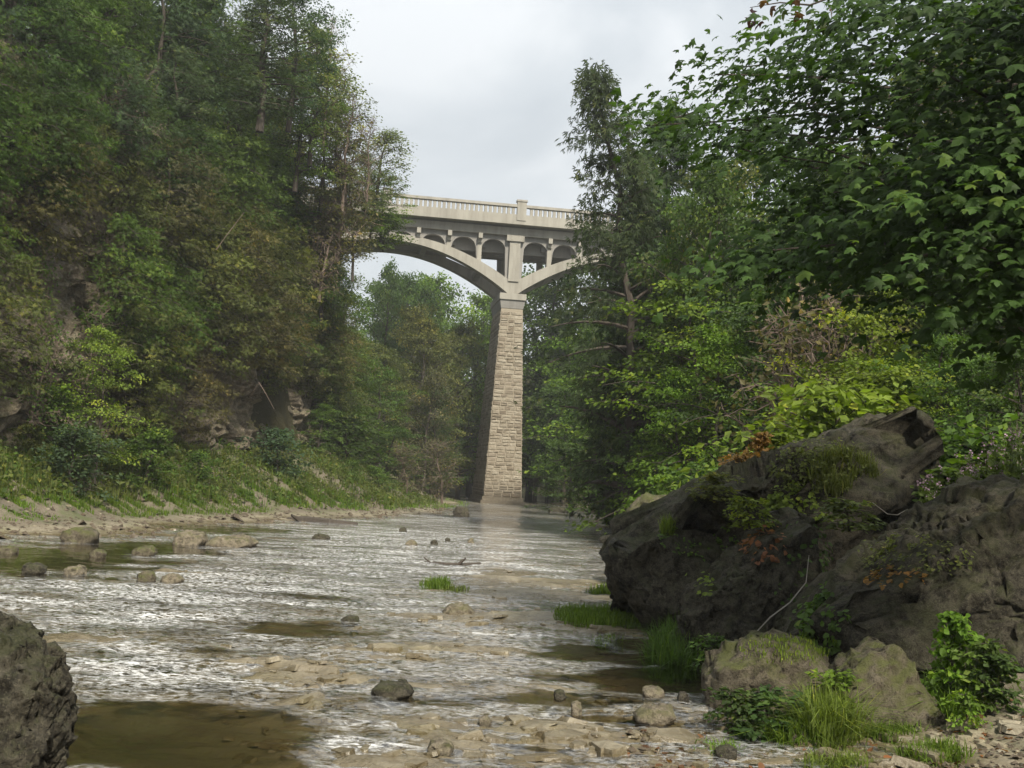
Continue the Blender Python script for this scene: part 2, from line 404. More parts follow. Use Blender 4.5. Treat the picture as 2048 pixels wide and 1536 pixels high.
def soil_material():
    m, nt = mat('forest_soil'); N = NT(nt)
    P = N.n('ShaderNodeNewGeometry').outputs['Position']
    n = N.noise(P, 1.1, 6, .65); f = N.noise(P, 11, 5, .65)
    c = N.mix(n, (0.03, 0.027, 0.016), (0.06, 0.055, 0.026)); c = N.mix(N.ramp(f, [(0.5, 0), (0.7, .6)]), c, (0.09, 0.075, 0.045))
    N.out(N.bsdf(c, 0.95, 0.1, N.bump(f, 0.8, 0.1))); return m
M_soil = soil_material()

# ------------------------------------------------------------------ terrain functions
LW = np.array([(0, -8), (4, -8), (12, -10.2), (20, -9.3), (34, -7.2), (49, -3.0), (60, -2.8), (72, -3.0), (80, -3.2), (95, -5), (130, -8)], float)
RW = np.array([(0, 3.0), (4, 2.9), (7, 2.6), (9, 2.4), (12, 2.5), (16, 3.4), (30, 4.4), (50, 4.7), (60, 6.0), (75, 5.6), (95, 3.5), (130, -3)], float)
CP = np.array([(0, -17), (12, -17.5), (20, -16.2), (28, -14.4), (36, -12.6), (44, -11.2), (52, -9.8), (58, -9.8), (64, -11.5), (72, -16), (85, -23), (120, -34)], float)
def xl(y): return np.interp(y, LW[:, 0], LW[:, 1]) + .40 * np.sin(np.asarray(y) * .8) + .28 * np.sin(np.asarray(y) * 2.1 + 1) + .12 * np.sin(np.asarray(y) * 5.3)
def xr(y): return np.interp(y, RW[:, 0], RW[:, 1])
def xc(y): return np.interp(y, CP[:, 0], CP[:, 1])
def bank(x, y):
    """height of the banks above the bed, 0 in the channel"""
    dl = xl(y) - x
    hl = np.where(dl > 0, 0.10 * dl + np.maximum(dl - 2.3, 0) * 0.38, 0)
    dr = x - xr(y)
    s = np.where(y < 20, 0.16, 0.12)
    hr = np.where(dr > 0, s * dr + np.maximum(dr - np.where(y < 20, 4.0, 2.2), 0) * 0.62, 0)
    hr = np.minimum(hr, 17)
    hl = np.minimum(hl, 6 + sstep(70, 90, y) * 10)
    return np.maximum(hl, hr) + 15 * sstep(105, 150, y)

# ================================================================== SETTING
# ------------------------------------------------------------------ river bed
BLOBWARP = None
def blob(x, y, px, py, rx, ry):
    c = gnd(px, py); d = c[1]
    if BLOBWARP is not None: x = x + BLOBWARP[0] * rx * d / FPX; y = y + BLOBWARP[1] * .5 * abs(gnd(px, py - ry)[1] - gnd(px, py + ry)[1])
    sx = rx * d / FPX
    sy = 0.5 * abs(gnd(px, py - ry)[1] - gnd(px, py + ry)[1])
    k = 0.0525                                    # rows of the photo run slightly downhill
    u = (x - c[0]) / sx; v = (y - c[1]) / sy
    return np.exp(-(u * u + v * v) ** 1.5)
POOLS = [(370, 1480, 230, 72, -.17, 1), (150, 1500, 120, 60, -.15, 1), (620, 1262, 150, 20, -.07, .6), (450, 1300, 70, 10, -.05, .5), (1180, 1308, 170, 20, -.10, .9),
         (1270, 1358, 170, 26, -.12, 1), (1370, 1325, 90, 40, -.12, 1), (1120, 1397, 190, 13, -.08, .8), (880, 1402, 110, 11, -.07, .8),
         (110, 1108, 240, 28, -.16, 1), (330, 1100, 120, 14, -.1, .8), (640, 1195, 170, 12, -.05, .45), (420, 1056, 190, 9, -.08, .7), (1020, 1047, 150, 9, -.10, .4),
         (1000, 1020, 160, 8, -.08, .4), (730, 1470, 120, 18, -.06, .4), (1090, 1385, 120, 9, -.06, .8), (1250, 1440, 130, 10, -.05, .8), (1060, 1500, 60, 9, -.05, .8)]
RUNS = [(250, 1215, 330, 60, -.075), (560, 1165, 300, 30, -.05), (330, 1330, 260, 50, -.06), (830, 1075, 400, 32, -.05), (640, 1115, 320, 28, -.05), (950, 1042, 220, 12, -.05),
        (700, 1500, 170, 22, -.03), (950, 1130, 260, 26, -.012), (1040, 1270, 150, 10, -.03), (430, 1180, 420, 50, -.02)]
LEDGES = [(720, 1315, 320, 42, .026), (1060, 1170, 190, 60, .028), (540, 1345, 140, 25, .04), (580, 1410, 70, 40, .05), (860, 1440, 170, 18, .012),
          (700, 1528, 240, 14, .012), (1300, 1490, 260, 50, .004), (1150, 1240, 100, 20, .03), (980, 1240, 150, 25, .022), (250, 1144, 300, 6, .05), (1750, 1500, 300, 60, .03)]
def bed_fields(x, y):
    P = np.stack([x, y, 0 * x], -1)
    warp = np.stack([fbm(P * .9, 3, 5), fbm(P * .9 + 9, 3, 6), 0 * x], -1)
    f1, f2, c1 = worley((P + warp * .35) * np.array([.8, 1.9, 1]) * 1.15, 3, 2)
    g1, g2, c2 = worley((P + warp * .22) * np.array([.8, 2.0, 1]) * 3.4, 7, 2)
    h = (c1 - .5) * .034 + (c2 - .5) * .020
    h -= .018 * (1 - sstep(0.0, 0.07, f2 - f1)) + .010 * (1 - sstep(0.0, 0.08, g2 - g1))
    h += fbm(P * np.array([.5, 1.6, 1]), 4, 21) * .060 + fbm(P * np.array([2.0, 5.5, 1]), 5, 22, .6) * .046
    global BLOBWARP
    BLOBWARP = (fbm(P * np.array([.8, 1.6, 1]), 4, 51) * .9, fbm(P * np.array([.8, 1.2, 1]) + 5, 4, 52) * 1.1)
    silt = 0 * x; rip = 0 * x + .8; foam_glint = 0 * x
    base = -.025 + 0 * x
    for px, py, rx, ry, a in LEDGES: base = base + a * blob(x, y, px, py, rx, ry)
    for px, py, rx, ry, a in RUNS:
        b_ = blob(x, y, px, py, rx, ry); base = base + a * b_; rip = np.maximum(rip, 1.0 * b_)
    calm = 0 * x
    for px, py, rx, ry, a, s in POOLS:
        b_ = blob(x, y, px, py, rx, ry); base = base + a * b_; silt = np.maximum(silt, s * b_); calm = np.maximum(calm, s * b_)
        h = h * (1 - .6 * b_ * s)
    for px, py, rx, ry, a in RUNS: foam_glint = np.maximum(foam_glint, blob(x, y, px, py, rx, ry) * (1.0 if py > 1120 else .95))
    foam_glint = np.maximum(foam_glint, .42)  # white floor outside the pools: broken glints painted in, not only foam
    rip = rip * (1 - .93 * sstep(.25, .8, calm)); foam_glint = foam_glint * (1 - sstep(.2, .5, calm))
    return h + base, c2, silt, rip, foam_glint
def fan(rows, cols, d0, d1, spread, extra):
    d = d0 * (d1 / d0) ** (np.arange(rows) / (rows - 1))
    u = np.linspace(-1, 1, cols)
    X = (spread * d + extra)[:, None] * u[None]; Y = np.repeat(d[:, None], cols, 1)
    i = np.arange(rows - 1)[:, None] * cols + np.arange(cols - 1)[None]
    F = np.stack([i, i + 1, i + cols + 1, i + cols], -1).reshape(-1, 4)
    return X.ravel(), Y.ravel(), F
bx, by, bF = fan(640, 430, 3.6, 112.0, 0.56, 2.6)
bh, bcell, bsilt, _, _ = bed_fields(bx, by)
bb = bank(bx, by)
inb = sstep(0.0, 0.35, bb)
Pb = np.stack([bx, by, 0 * bx], -1)
bumpy = fbm(Pb * 1.3, 5, 41) * .10 + np.abs(fbm(Pb * .5, 3, 44)) * .12
bz = bh * (1 - .75 * inb) + bb + bumpy * inb
riverbed = link('riverbed', mesh('riverbed', np.stack([bx, by, bz], -1), [bF], M_bed, {'cell': bcell, 'silt': bsilt, 'soil': sstep(.04, .22, bb) }, True), kind='structure')
def ground_z(x, y):
    x = np.atleast_1d(np.asarray(x, float)); y = np.atleast_1d(np.asarray(y, float))
    b = bank(x, y); P = np.stack([x, y, 0 * x], -1); k = sstep(0, .35, b)
    return b + (fbm(P * 1.3, 5, 41) * .10 + np.abs(fbm(P * .5, 3, 44)) * .12) * k
def bed_z(x, y):
    x = np.atleast_1d(np.asarray(x, float)); y = np.atleast_1d(np.asarray(y, float))
    b = bank(x, y); k = sstep(0, .35, b)
    return bed_fields(x, y)[0] * (1 - .75 * k) + ground_z(x, y)

# ------------------------------------------------------------------ water
wx, wy, wF = fan(520, 400, 3.6, 112.0, 0.56, 2.6)
wbed, _, wsilt, wrip, wfoam_glint = bed_fields(wx, wy)
Pw = np.stack([wx * 1.0, wy * 2.0, 0 * wx], -1)
wz = wrip * (fbm(Pw * 1.4, 3, 61) * .030 + fbm(Pw * 4.5, 3, 62) * .026 * (wy < 30)) - .004
keep = (bank(wx, wy) < .3)
kf = keep[wF].any(1)
water = link('river_water', mesh('river_water', np.stack([wx, wy, wz], -1), [wF[kf]], M_water, {'ripple': wrip, 'foam_glint': wfoam_glint, 'depth': np.maximum(wz - wbed, 0)}, True), kind='structure')

# ------------------------------------------------------------------ coarse land all round
gx_, gy_ = np.meshgrid(np.arange(-150, 151, 2.0), np.arange(-60, 401, 2.0))
gx, gy = gx_.ravel(), gy_.ravel()
gzv = bank(gx, np.clip(gy, 0, 400))
plate = 13.5 + fbm(np.stack([gx * .05, gy * .05, 0 * gx], -1), 3, 71) * 2
gzv = np.where(gx < xc(gy) - 1.5, plate, gzv)
infan = (np.abs(gx) < .56 * gy + 2.6) & (gy > 3.6) & (gy < 112)
gzv = gzv - np.where(infan | (gzv < .5), .7, .0) + fbm(np.stack([gx * .3, gy * .3, 0 * gx], -1), 3, 72) * .15
nc = gx_.shape[1]
ii = np.arange(gx_.shape[0] - 1)[:, None] * nc + np.arange(nc - 1)[None]
gF = np.stack([ii, ii + 1, ii + nc + 1, ii + nc], -1).reshape(-1, 4)
link('terrain', mesh('terrain', np.stack([gx, gy, gzv], -1), [gF], M_soil, smooth=True), kind='structure')
ring = np.array([[-158, -65, -1.4], [158, -65, -1.4], [158, 405, -1.4], [-158, 405, -1.4]], float)
link('ground', mesh('ground', ring, [[[0, 1, 2, 3]]], M_soil), kind='structure')

# ------------------------------------------------------------------ left cliff
def cliff_disp(y, h):
    Q = np.stack([0 * y, y, h], -1)
    bay = fbm(Q * np.array([1, .14, .05]), 3, 81) * 1.6
    strata = np.floor((h + fbm(Q * .3, 2, 83) * .5) / .42)
    led = (h01(strata.astype(np.int64), 0 * strata.astype(np.int64), 0 * strata.astype(np.int64), 9) - .5) * .55
    f1, f2, c = worley(np.stack([0 * y, y * .55, h * 1.1], -1) + fbm(Q * .7, 2, 85)[:, None] * .3, 11, 3)
    blk = (c - .5) * .45 - .2 * (1 - sstep(0, .12, f2 - f1))
    fine = fbm(Q * 1.8, 5, 87, .62) * .34
    cave = -2.4 * np.exp(-(((y - 47.5) / 1.1) ** 2 + ((h - 1.6) / 1.0) ** 2) ** 2)
    return bay + led + blk + fine + cave
def cliff_pt(y, h):
    """point of the cliff face: path position y, height h above its foot"""
    y = np.asarray(y, float); h = np.asarray(h, float)
    foot = bank(xc(y) + .3, y)
    lean = -0.10 * h + sstep(11.5, 15, h) * -4.0
    return np.stack([xc(y) + lean + cliff_disp(y, h), y, foot - .6 + np.minimum(h, 13.5 + 0 * h) + sstep(13, 16, h) * .8], -1)
cyv, chv = np.meshgrid(np.concatenate([np.linspace(3, 16, 50), np.linspace(16.2, 70, 430), np.linspace(70.6, 115, 60)]), np.linspace(0, 16.5, 150))
cV = cliff_pt(cyv.ravel(), chv.ravel())
nc = cyv.shape[1]
ii = np.arange(cyv.shape[0] - 1)[:, None] * nc + np.arange(nc - 1)[None]
cF = np.stack([ii, ii + 1, ii + nc + 1, ii + nc], -1).reshape(-1, 4)
link('cliff', mesh('cliff', cV, [cF], M_cliff), kind='structure')

# ================================================================== BRIDGE
BT = R(8.4)
BO = at(1005, 1000, 80.0); BO[2] = 0.0          # foot of the pier, middle of its front face
bridge = thing('bridge', 'pale concrete open-spandrel arch bridge on one tall tapered stone pier across the gorge', 'bridge', loc=BO, rz=BT)
S = 1.0
Z_SPRING, RISE, LSP = 15.5, 3.3, 9.0
V0, RW_, VB = 0.45, 0.9, 4.6                     # front rib face, rib width, back rib face
def intr(u): x = np.clip(np.abs(u) - .35, 0, 2 * LSP); return Z_SPRING + RISE * (1 - ((LSP - x) / LSP) ** 2)
def extr(u): x = np.clip(np.abs(u) - .35, 0, 2 * LSP); return intr(u) + .48 + .55 * np.abs((LSP - x) / LSP) ** 1.5
def strip_solid(us, zlo, zhi, v0, v1):
    n = len(us); V = []
    for v in (v0, v1):
        for u, a, b in zip(us, zlo, zhi): V += [[u, v, a], [u, v, b]]
    k = 2 * n; F = []
    for i in range(n - 1):
        a = 2 * i
        F += [[a, a + 2, a + 3, a + 1], [k + a, k + a + 1, k + a + 3, k + a + 2], [a, k + a, k + a + 2, a + 2], [a + 1, a + 3, k + a + 3, k + a + 1]]
    F += [[0, 1, k + 1, k], [k - 2, 2 * k - 2, 2 * k - 1, k - 1]]
    return V, F
def bpart(name, mb, mt=M_concrete, parent=bridge, **p): return link(name, mb.mesh(name, mt), parent, **p)
# pier: tapered core, masonry stones, cap and corbel
PT0, PT1, PZ = 7.4, 4.9, 14.35                   # thickness at foot / top, height
WF, WT = 1.40, .80                               # half width at foot / top
def pier_pt(u, v, z):                            # u,v in -1..1 and 0..1
    t = z / PZ
    w = WF + (WT - WF) * t; th = PT0 + (PT1 - PT0) * t; v0 = .25 * t + 0.0
    return np.array([u * w, v0 + v * th, z])
mb = MB()
V = [pier_pt(u, v, z) for z in (-1.2, PZ) for v in (0, 1) for u in (-1, 1)]
mb.add(V, [[[0, 2, 3, 1], [4, 5, 7, 6], [0, 1, 5, 4], [2, 6, 7, 3], [0, 4, 6, 2], [1, 3, 7, 5]]])
pier = bpart('pier', mb, M_mortar)
mb = MB()
for z0, z1, k in ((-.5, .22, .20), (.22, .48, .12)):  # wet footing courses
    a, b = pier_pt(-1, 0, z0), pier_pt(1, 1, z0); mb.box(a[0] - k, b[0] + k, a[1] - k, b[1] + k, z0, z1)
bpart('footing', mb, M_stone, pier)
rng = np.random.default_rng(5)
def stone_mesh(k):
    r = np.random.default_rng(100 + k)
    V = []; 
    for (x, z) in ((-1, -1), (1, -1), (1, 1), (-1, 1)):
        V.append([x * (.97 + r.uniform(-.05, .05)), 0, z * (.94 + r.uniform(-.08, .08))])
    for (x, z) in ((-1, -1), (1, -1), (1, 1), (-1, 1)):
        V.append([x * (.86 + r.uniform(-.08, .06)), -1 + r.uniform(-.35, .25), z * (.78 + r.uniform(-.12, .1))])
    V.append([r.uniform(-.3, .3), -1.25 + r.uniform(-.3, .3), r.uniform(-.3, .3)])
    F3 = [[4, 5, 8], [5, 6, 8], [6, 7, 8], [7, 4, 8]]
    F4 = [[0, 1, 5, 4], [1, 2, 6, 5], [2, 3, 7, 6], [3, 0, 4, 7]]
    return mesh('stone', V, [F3, F4], M_stone, {'tint': np.zeros(9)})
SM = [stone_mesh(k) for k in range(8)]
masonry = MB(); n_stone = 0
def lay(face, z, h, a0, a1, idx):
    """one stone on a face of the pier; a along the face -1..1"""
    global n_stone
    am = (a0 + a1) / 2; zm = z + h / 2
    if face == 'front': p = pier_pt(am, 0, zm); e1 = pier_pt(a1, 0, zm) - pier_pt(a0, 0, zm); e2 = pier_pt(am, 0, z + h) - pier_pt(am, 0, z)
    elif face == 'left': p = pier_pt(-1, 1 - (am + 1) / 2, zm); e1 = pier_pt(-1, 1 - (a1 + 1) / 2, zm) - pier_pt(-1, 1 - (a0 + 1) / 2, zm); e2 = pier_pt(-1, 1 - (am + 1) / 2, z + h) - pier_pt(-1, 1 - (am + 1) / 2, z)
    else: p = pier_pt(1, (am + 1) / 2, zm); e1 = pier_pt(1, (a1 + 1) / 2, zm) - pier_pt(1, (a0 + 1) / 2, zm); e2 = pier_pt(1, (am + 1) / 2, z + h) - pier_pt(1, (am + 1) / 2, z)
    n = -np.cross(e1, e2); n = -n / np.linalg.norm(n)
    if face == 'front' and n[1] > 0 or face == 'left' and n[0] > 0 or face == 'right' and n[0] < 0: n = -n
    g = .018
    dpt = rng.uniform(.018, .055)
    M = Matrix.Identity(4)
    for i in range(3):
        M[i][0] = e1[i] / 2 * (1 - 2 * g / np.linalg.norm(e1)); M[i][1] = -n[i] * dpt; M[i][2] = e2[i] / 2 * (1 - 2 * g / np.linalg.norm(e2)); M[i][3] = p[i]
    me = SM[rng.integers(8)]
    if face == 'front' or (face == 'left' and n_stone < 300 and idx % 3 == 0):
        if n_stone < 300:
            o = link('stone', me, pier); o.matrix_local = M; n_stone += 1; return
    co = np.array([v.co[:] for v in me.vertices]); M_ = np.array(M)
    fs = [list(p_.vertices) for p_ in me.polygons]
    masonry.add(co @ M_[:3, :3].T + M_[:3, 3], [[f for f in fs if len(f) == 3], [f for f in fs if len(f) == 4]], rng.random())
z = .48; row = 0
while z < PZ - .3:
    h = rng.uniform(.20, .36)
    for face, wm in (('front', .58), ('left', .8), ('right', .95)):
        L = 2 * pier_pt(1, 0, z)[0] if face == 'front' else PT0
        k = max(2, int(round(L / (wm * rng.uniform(.75, 1.25)))))
        cuts = np.linspace(-1, 1, k + 1); cuts[1:-1] += rng.uniform(-.3, .3, k - 1) / k
        for a0, a1 in zip(cuts[:-1], cuts[1:]):
            if face == 'front' and rng.random() < .18 and h > .3:
                lay(face, z, h * .5, a0, a1, row); lay(face, z + h * .5, h * .5, a0, a1, row)
            else: lay(face, z, h, a0, a1, row)
    z += h; row += 1
o = link('masonry', masonry.mesh('masonry', M_stone), pier, kind='stuff')
mb = MB()                                        # corbel: narrow below, wide above
t0 = pier_pt(1, 0, PZ)
for (za, ka, zb, kb) in ((PZ, .03, 14.98, .14),):
    V = [[u * (WT + k), v, zq] for zq, k in ((za, ka), (zb, kb)) for v in (.25 - k, .25 + PT1 + k) for u in (-1, 1)]
    mb.add(V, [[[0, 2, 3, 1], [4, 5, 7, 6], [0, 1, 5, 4], [2, 6, 7, 3], [0, 4, 6, 2], [1, 3, 7, 5]]])
bpart('corbel', mb, M_concrete_shade, pier)
mb = MB(); mb.box(-WT - .19, WT + .19, .02, .25 + PT1 + .23, 14.983, 15.44); bpart('pier_cap', mb, M_concrete, pier)
# ribs, spandrel walls with small arches
UU = np.concatenate([np.linspace(-2 * LSP - 9, -.36, 70)])
SPC, OPW = 2.28, .93
def spandrel(side, v0, v1, zt):
    mb = MB(); n0 = 0
    edges = []
    for k in range(0, 9):
        a = .36 + k * SPC + .0; uc = .36 + (k + .5) * SPC + (.02 if k else .08)
        us, lo = [], []
        for u in np.linspace(.34 + k * SPC, .34 + (k + 1) * SPC, 26):
            r = (u - uc) / OPW
            base = float(extr(u)) - .06
            zc = zt - .38 - OPW
            if abs(r) < 1: lo.append(max(base, zc + OPW * math.sqrt(max(0, 1 - abs(r) ** 2.4))) if zc + OPW > base else base)
            else: lo.append(base)
            us.append(u)
        # doubled edges at the opening make the jambs upright
        uu, ll = [], []
        for i, (u, l) in enumerate(zip(us, lo)):
            uu.append(u); ll.append(min(l, zt - .02))
        uu = np.array(uu) * side; ll = np.array(ll)
        V, F = strip_solid(uu, ll, np.full(len(uu), zt), v0, v1); mb.add(V, [F])
    return mb
ZF0, ZF1 = 19.83, 20.43
for v0, who in ((V0, 0), (VB, 1)):
    for side in (-1, 1):
        us = side * np.linspace(.0, 2 * LSP + .35, 60)
        V, F = strip_solid(us, np.where(np.abs(us) < .35, Z_SPRING - .06, intr(us)), extr(us), v0, v0 + RW_)
        mb = MB(); mb.add(V, [F]); bpart('arch_rib', mb)
        bpart('spandrel_wall', spandrel(side, v0 + .16, v0 + .62, ZF0 + .05), M_concrete_shade)
    mb = MB(); mb.box(-.40, .40, v0 - .10, v0 + RW_ + .1, Z_SPRING + .9, 19.40); bpart('pier_column', mb)
    mb = MB(); mb.box(-.66, .66, v0 - .22, v0 + RW_ + .2, 19.403, 19.85); bpart('column_capital', mb)
for side in (-1, 1):
    for k in range(1, 8):
        u = side * (.35 + k * SPC)
        if float(extr(u)) > 19.1 and abs(abs(u) - 9.3) > 6: continue
        for v0 in (V0, VB):
            top = 19.62
            lo = float(extr(u)) - .1
            if lo < top - .3:
                mb = MB(); mb.box(u - .165, u + .165, v0 + .10, v0 + .7, lo, top); bpart('spandrel_column', mb)
    for k in range(1, 9):                        # bracket blocks under the fascia
        u = side * (.35 + k * SPC)
        mb = MB(); mb.box(u - .15, u + .15, V0 - .32, V0 + .7, 19.42, 19.80); mb.box(u - .15, u + .15, V0 - .05, V0 + .6, 19.14, 19.417); bpart('bracket', mb)
    for k in (1, 3, 5, 7):
        u = side * (.35 + k * SPC * .92)
        zi = float(intr(u)); mb = MB(); mb.box(u - .2, u + .2, V0 + RW_ - .02, VB + .02, zi + .08, zi + .55); bpart('cross_strut', mb, M_concrete_shade)
# floor beams and deck
mb_f = []
U0, U1 = -27.0, 27.0
for k in range(-11, 12):
    u = k * SPC; mb = MB(); mb.box(u - .17, u + .17, V0 + .65, VB + .15, 18.95, 19.828); bpart('floor_beam', mb, M_concrete_shade)
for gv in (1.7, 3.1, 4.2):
    mb = MB(); mb.box(U0, U1, gv - .14, gv + .14, 18.70, 19.824); bpart('deck_girder', mb, M_concrete_shade)
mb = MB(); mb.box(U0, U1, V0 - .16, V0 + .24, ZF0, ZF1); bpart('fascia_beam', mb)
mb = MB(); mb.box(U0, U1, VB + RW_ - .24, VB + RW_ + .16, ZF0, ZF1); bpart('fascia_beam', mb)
mb = MB(); mb.box(U0, U1, V0 + .243, VB + RW_ - .243, ZF0, ZF1 + .1); bpart('deck_soffit', mb, M_concrete_shade)
mb = MB(); mb.box(U0, U1, V0 - .86, VB + RW_ + .86, ZF1 + .103, 20.82); bpart('deck', mb, M_concrete)
# railings
for v, flip in ((V0 - .84, 0), (VB + RW_ + .54, 1)):
    rail = bpart('railing', (lambda m: (m.box(U0, U1, v, v + .30, 20.823, 21.27), m)[1])(MB()), M_concrete)
    bpart('top_rail', (lambda m: (m.box(U0, U1, v - .04, v + .34, 21.823, 22.02), m)[1])(MB()), M_concrete, rail)
    bm_ = MB(); bm_.box(-.105, .105, .05, .25, 0, .45)
    V = [];
    for uu, zz in ((-.165, .55), (.165, .55)): V.append(zz)
    bm_.add([[-.105, .05, .45], [.105, .05, .45], [.105, .25, .45], [-.105, .25, .45], [-.168, .05, .548], [.168, .05, .548], [.168, .25, .548], [-.168, .25, .548]],
            [[[0, 1, 5, 4], [1, 2, 6, 5], [2, 3, 7, 6], [3, 0, 4, 7], [4, 5, 6, 7]]])
    bme = bm_.mesh('baluster', M_concrete)
    posts = [0.25 + k * 9.9 for k in (-2, -1, 0, 1, 2)]
    for p in posts:
        mb = MB(); mb.box(p - .34, p + .34, v - .07, v + .37, 20.826, 22.24); mb.box(p - .40, p + .40, v - .12, v + .42, 22.243, 22.38); bpart('railing_post', mb, M_concrete, rail)
    u = U0 + .3
    while u < U1:
        if min(abs(u - p) for p in posts) > .44:
            o = link('baluster', bme, rail); o.location = (u, v, 21.272)
        u += .342

# ================================================================== BOULDERS
def norm(a): return a / (np.linalg.norm(a, axis=-1, keepdims=True) + 1e-9)
def ico(sub):
    import bmesh
    bm = bmesh.new(); bmesh.ops.create_icosphere(bm, subdivisions=sub, radius=1.0)
    V = np.array([v.co[:] for v in bm.verts]); F = np.array([[v.index for v in f.verts] for f in bm.faces]); bm.free()
    return V, F
ICO = {k: ico(k) for k in (3, 4, 5, 6)}
def vert_normals(V, F):
    n = np.cross(V[F[:, 1]] - V[F[:, 0]], V[F[:, 2]] - V[F[:, 0]])
    N = np.zeros_like(V)
    for k in range(3): np.add.at(N, F[:, k], n)
    return N / (np.linalg.norm(N, axis=1)[:, None] + 1e-12)
ROCKS = {}
def boulder(name, outline, d, thick, label, cat='boulder', sub=5, seed=1, facet=.10, rough=.05, material=None, lean=0.35, pits=0.0, group=None, cellsz=1.6, strata=None, cuts=13):
    """rock with the outline (photo pixels) seen at distance d, real thickness, broken faceted surface"""
    pts = np.array([at(px, py, d) for px, py in outline])
    P2 = pts[:, [0, 2]]; c = (P2.max(0) + P2.min(0)) / 2 * .5 + P2.mean(0) * .5
    V, F = ICO[sub]
    phi = np.arctan2(V[:, 2], V[:, 0])
    a = P2 - c; b = np.roll(a, -1, 0)
    rr = np.zeros(len(V)); dx, dz = np.cos(phi), np.sin(phi)
    for p, q in zip(a, b):
        e = q - p; den = dx * e[1] - dz * e[0]
        with np.errstate(divide='ignore', invalid='ignore'):
            t = (p[0] * e[1] - p[1] * e[0]) / den; s = (p[0] * dz - p[1] * dx) / den
        ok = (s >= -1e-6) & (s <= 1 + 1e-6) & (t > 0)
        rr = np.where(ok, np.maximum(rr, t), rr)
    cc = np.clip(np.sqrt(V[:, 0] ** 2 + V[:, 2] ** 2), 0, 1)
    ca = np.arccos(np.clip(cc, 0, 1)); ca = np.where(True, ca, ca)
    sy = np.sign(V[:, 1]) * np.abs(V[:, 1])
    k = (np.abs(cc) ** 7 + np.abs(sy) ** 7) ** (-1 / 7)          # squarish section
    X = np.stack([c[0] + rr * dx * cc * k, d + thick * (sy * k + .75) + lean * (rr * dz * cc * k), c[1] + rr * dz * cc * k], -1)
    r0 = float(np.median(rr)); rk = np.random.default_rng(seed * 7 + 1)
    cen = np.array([c[0], d + thick * .75, c[1]])
    bed = norm(np.array([strata[0], .15, strata[1]])) if strata is not None else np.array([0, 0, 1.0])
    for K, amt, jit in ((26, .75, .20), (150 if sub >= 6 else 70, .72, .30), (700, .55, .35)):
        if sub < 6 and K == 700: continue                     # break the surface into flat fracture faces
        Nn_ = norm(vert_normals(X, F)); sd_ = rk.choice(len(X), K, replace=False)
        Y = X + np.outer((X - cen) @ bed, bed) * (1.1 if strata is not None else .4)
        Y = Y + np.stack([fbm(X * 2.5 / r0 + q_, 2, seed + q_) for q_ in (1, 2, 3)], -1) * r0 * .12
        near = np.argmin((Y ** 2).sum(1)[:, None] - 2 * Y @ Y[sd_].T + (Y[sd_] ** 2).sum(1)[None], 1)
        cnt_ = np.bincount(near, minlength=K)[:, None] + 1e-9
        mp = np.stack([np.bincount(near, X[:, q_], K) for q_ in range(3)], -1) / cnt_
        mn = norm(norm(np.stack([np.bincount(near, Nn_[:, q_], K) for q_ in range(3)], -1)) + rk.normal(size=(K, 3)) * jit)
        X = X - mn[near] * (((X - mp[near]) * mn[near]).sum(1) * amt)[:, None]
    N = vert_normals(X, F)
    Q = X / r0 + seed * 13.7
    f1, f2, cid = worley(Q * cellsz + fbm(Q * 1.5, 2, seed + 3)[:, None] * .4, seed, 3)
    g1, g2, gid = worley(Q * cellsz * 3.1 + fbm(Q * 3, 2, seed + 4)[:, None] * .3, seed + 5, 3)
    D = (gid - .5) * facet * .12 - facet * .45 * (1 - sstep(0, .05, f2 - f1))
    D = D + fbm(Q * 2.2, 5, seed + 7, .62) * rough * .5 + fbm(Q * 9, 4, seed + 8, .65) * rough * .55 + fbm(Q * 22, 3, seed + 2, .65) * rough * .4
    if pits: D = D - pits * sstep(.1, .5, fbm(Q * 4.2, 3, seed + 9)) - pits * .6 * sstep(.15, .5, fbm(Q * 9, 3, seed + 10))
    X = X + N * (D * r0)[:, None]
    base = np.array([c[0], d + thick * .75, max(X[:, 2].min(), -.3)])
    me = mesh(name, X - base, [F], material or M_boulder, smooth=True)
    o = thing(name, label, cat, group, loc=base, me=me)
    ROCKS[label] = (X, vert_normals(X, F), o)
    return o
L_BIG = 'huge dark tilted boulder, its ridge rising to a blunt peak on the right bank'
L_FRONT = 'brown block of rock leaning against the foot of the huge tilted boulder'
L_RIDGE = 'big dark boulder with a long sloping ridge running out of the right edge'
L_MOSSY = 'rounded mossy-topped boulder nearest the water on the right bank'
L_WEDGE = 'tan angular boulder tilted among the grass beside the mossy-topped boulder'
L_LEFT = 'dark pitted rock with a pale top standing in the lower left corner'
boulder('boulder', [(1232, 1108), (1240, 1085), (1290, 1040), (1345, 1040), (1400, 1000), (1470, 962), (1530, 925), (1610, 893), (1680, 880), (1740, 845), (1832, 812), (1872, 842), (1885, 880), (1905, 925), (1890, 1000), (1850, 1070), (1800, 1160), (1650, 1260), (1450, 1285), (1312, 1268), (1260, 1225), (1238, 1165), (1222, 1140)],
        12.6, 1.25, L_BIG, sub=6, seed=3, facet=.13, rough=.07, lean=.25, cellsz=1.7, strata=(-.40, .92, 2.1))
boulder('boulder', [(1372, 1305), (1378, 1235), (1398, 1190), (1440, 1165), (1500, 1120), (1545, 1075), (1600, 1030), (1640, 1040), (1660, 1120), (1640, 1210), (1600, 1290), (1560, 1340), (1450, 1345)],
        10.9, .62, L_FRONT, sub=6, seed=8, facet=.13, rough=.08, lean=.4, cellsz=1.6, strata=(-.75, .66, 2.4))
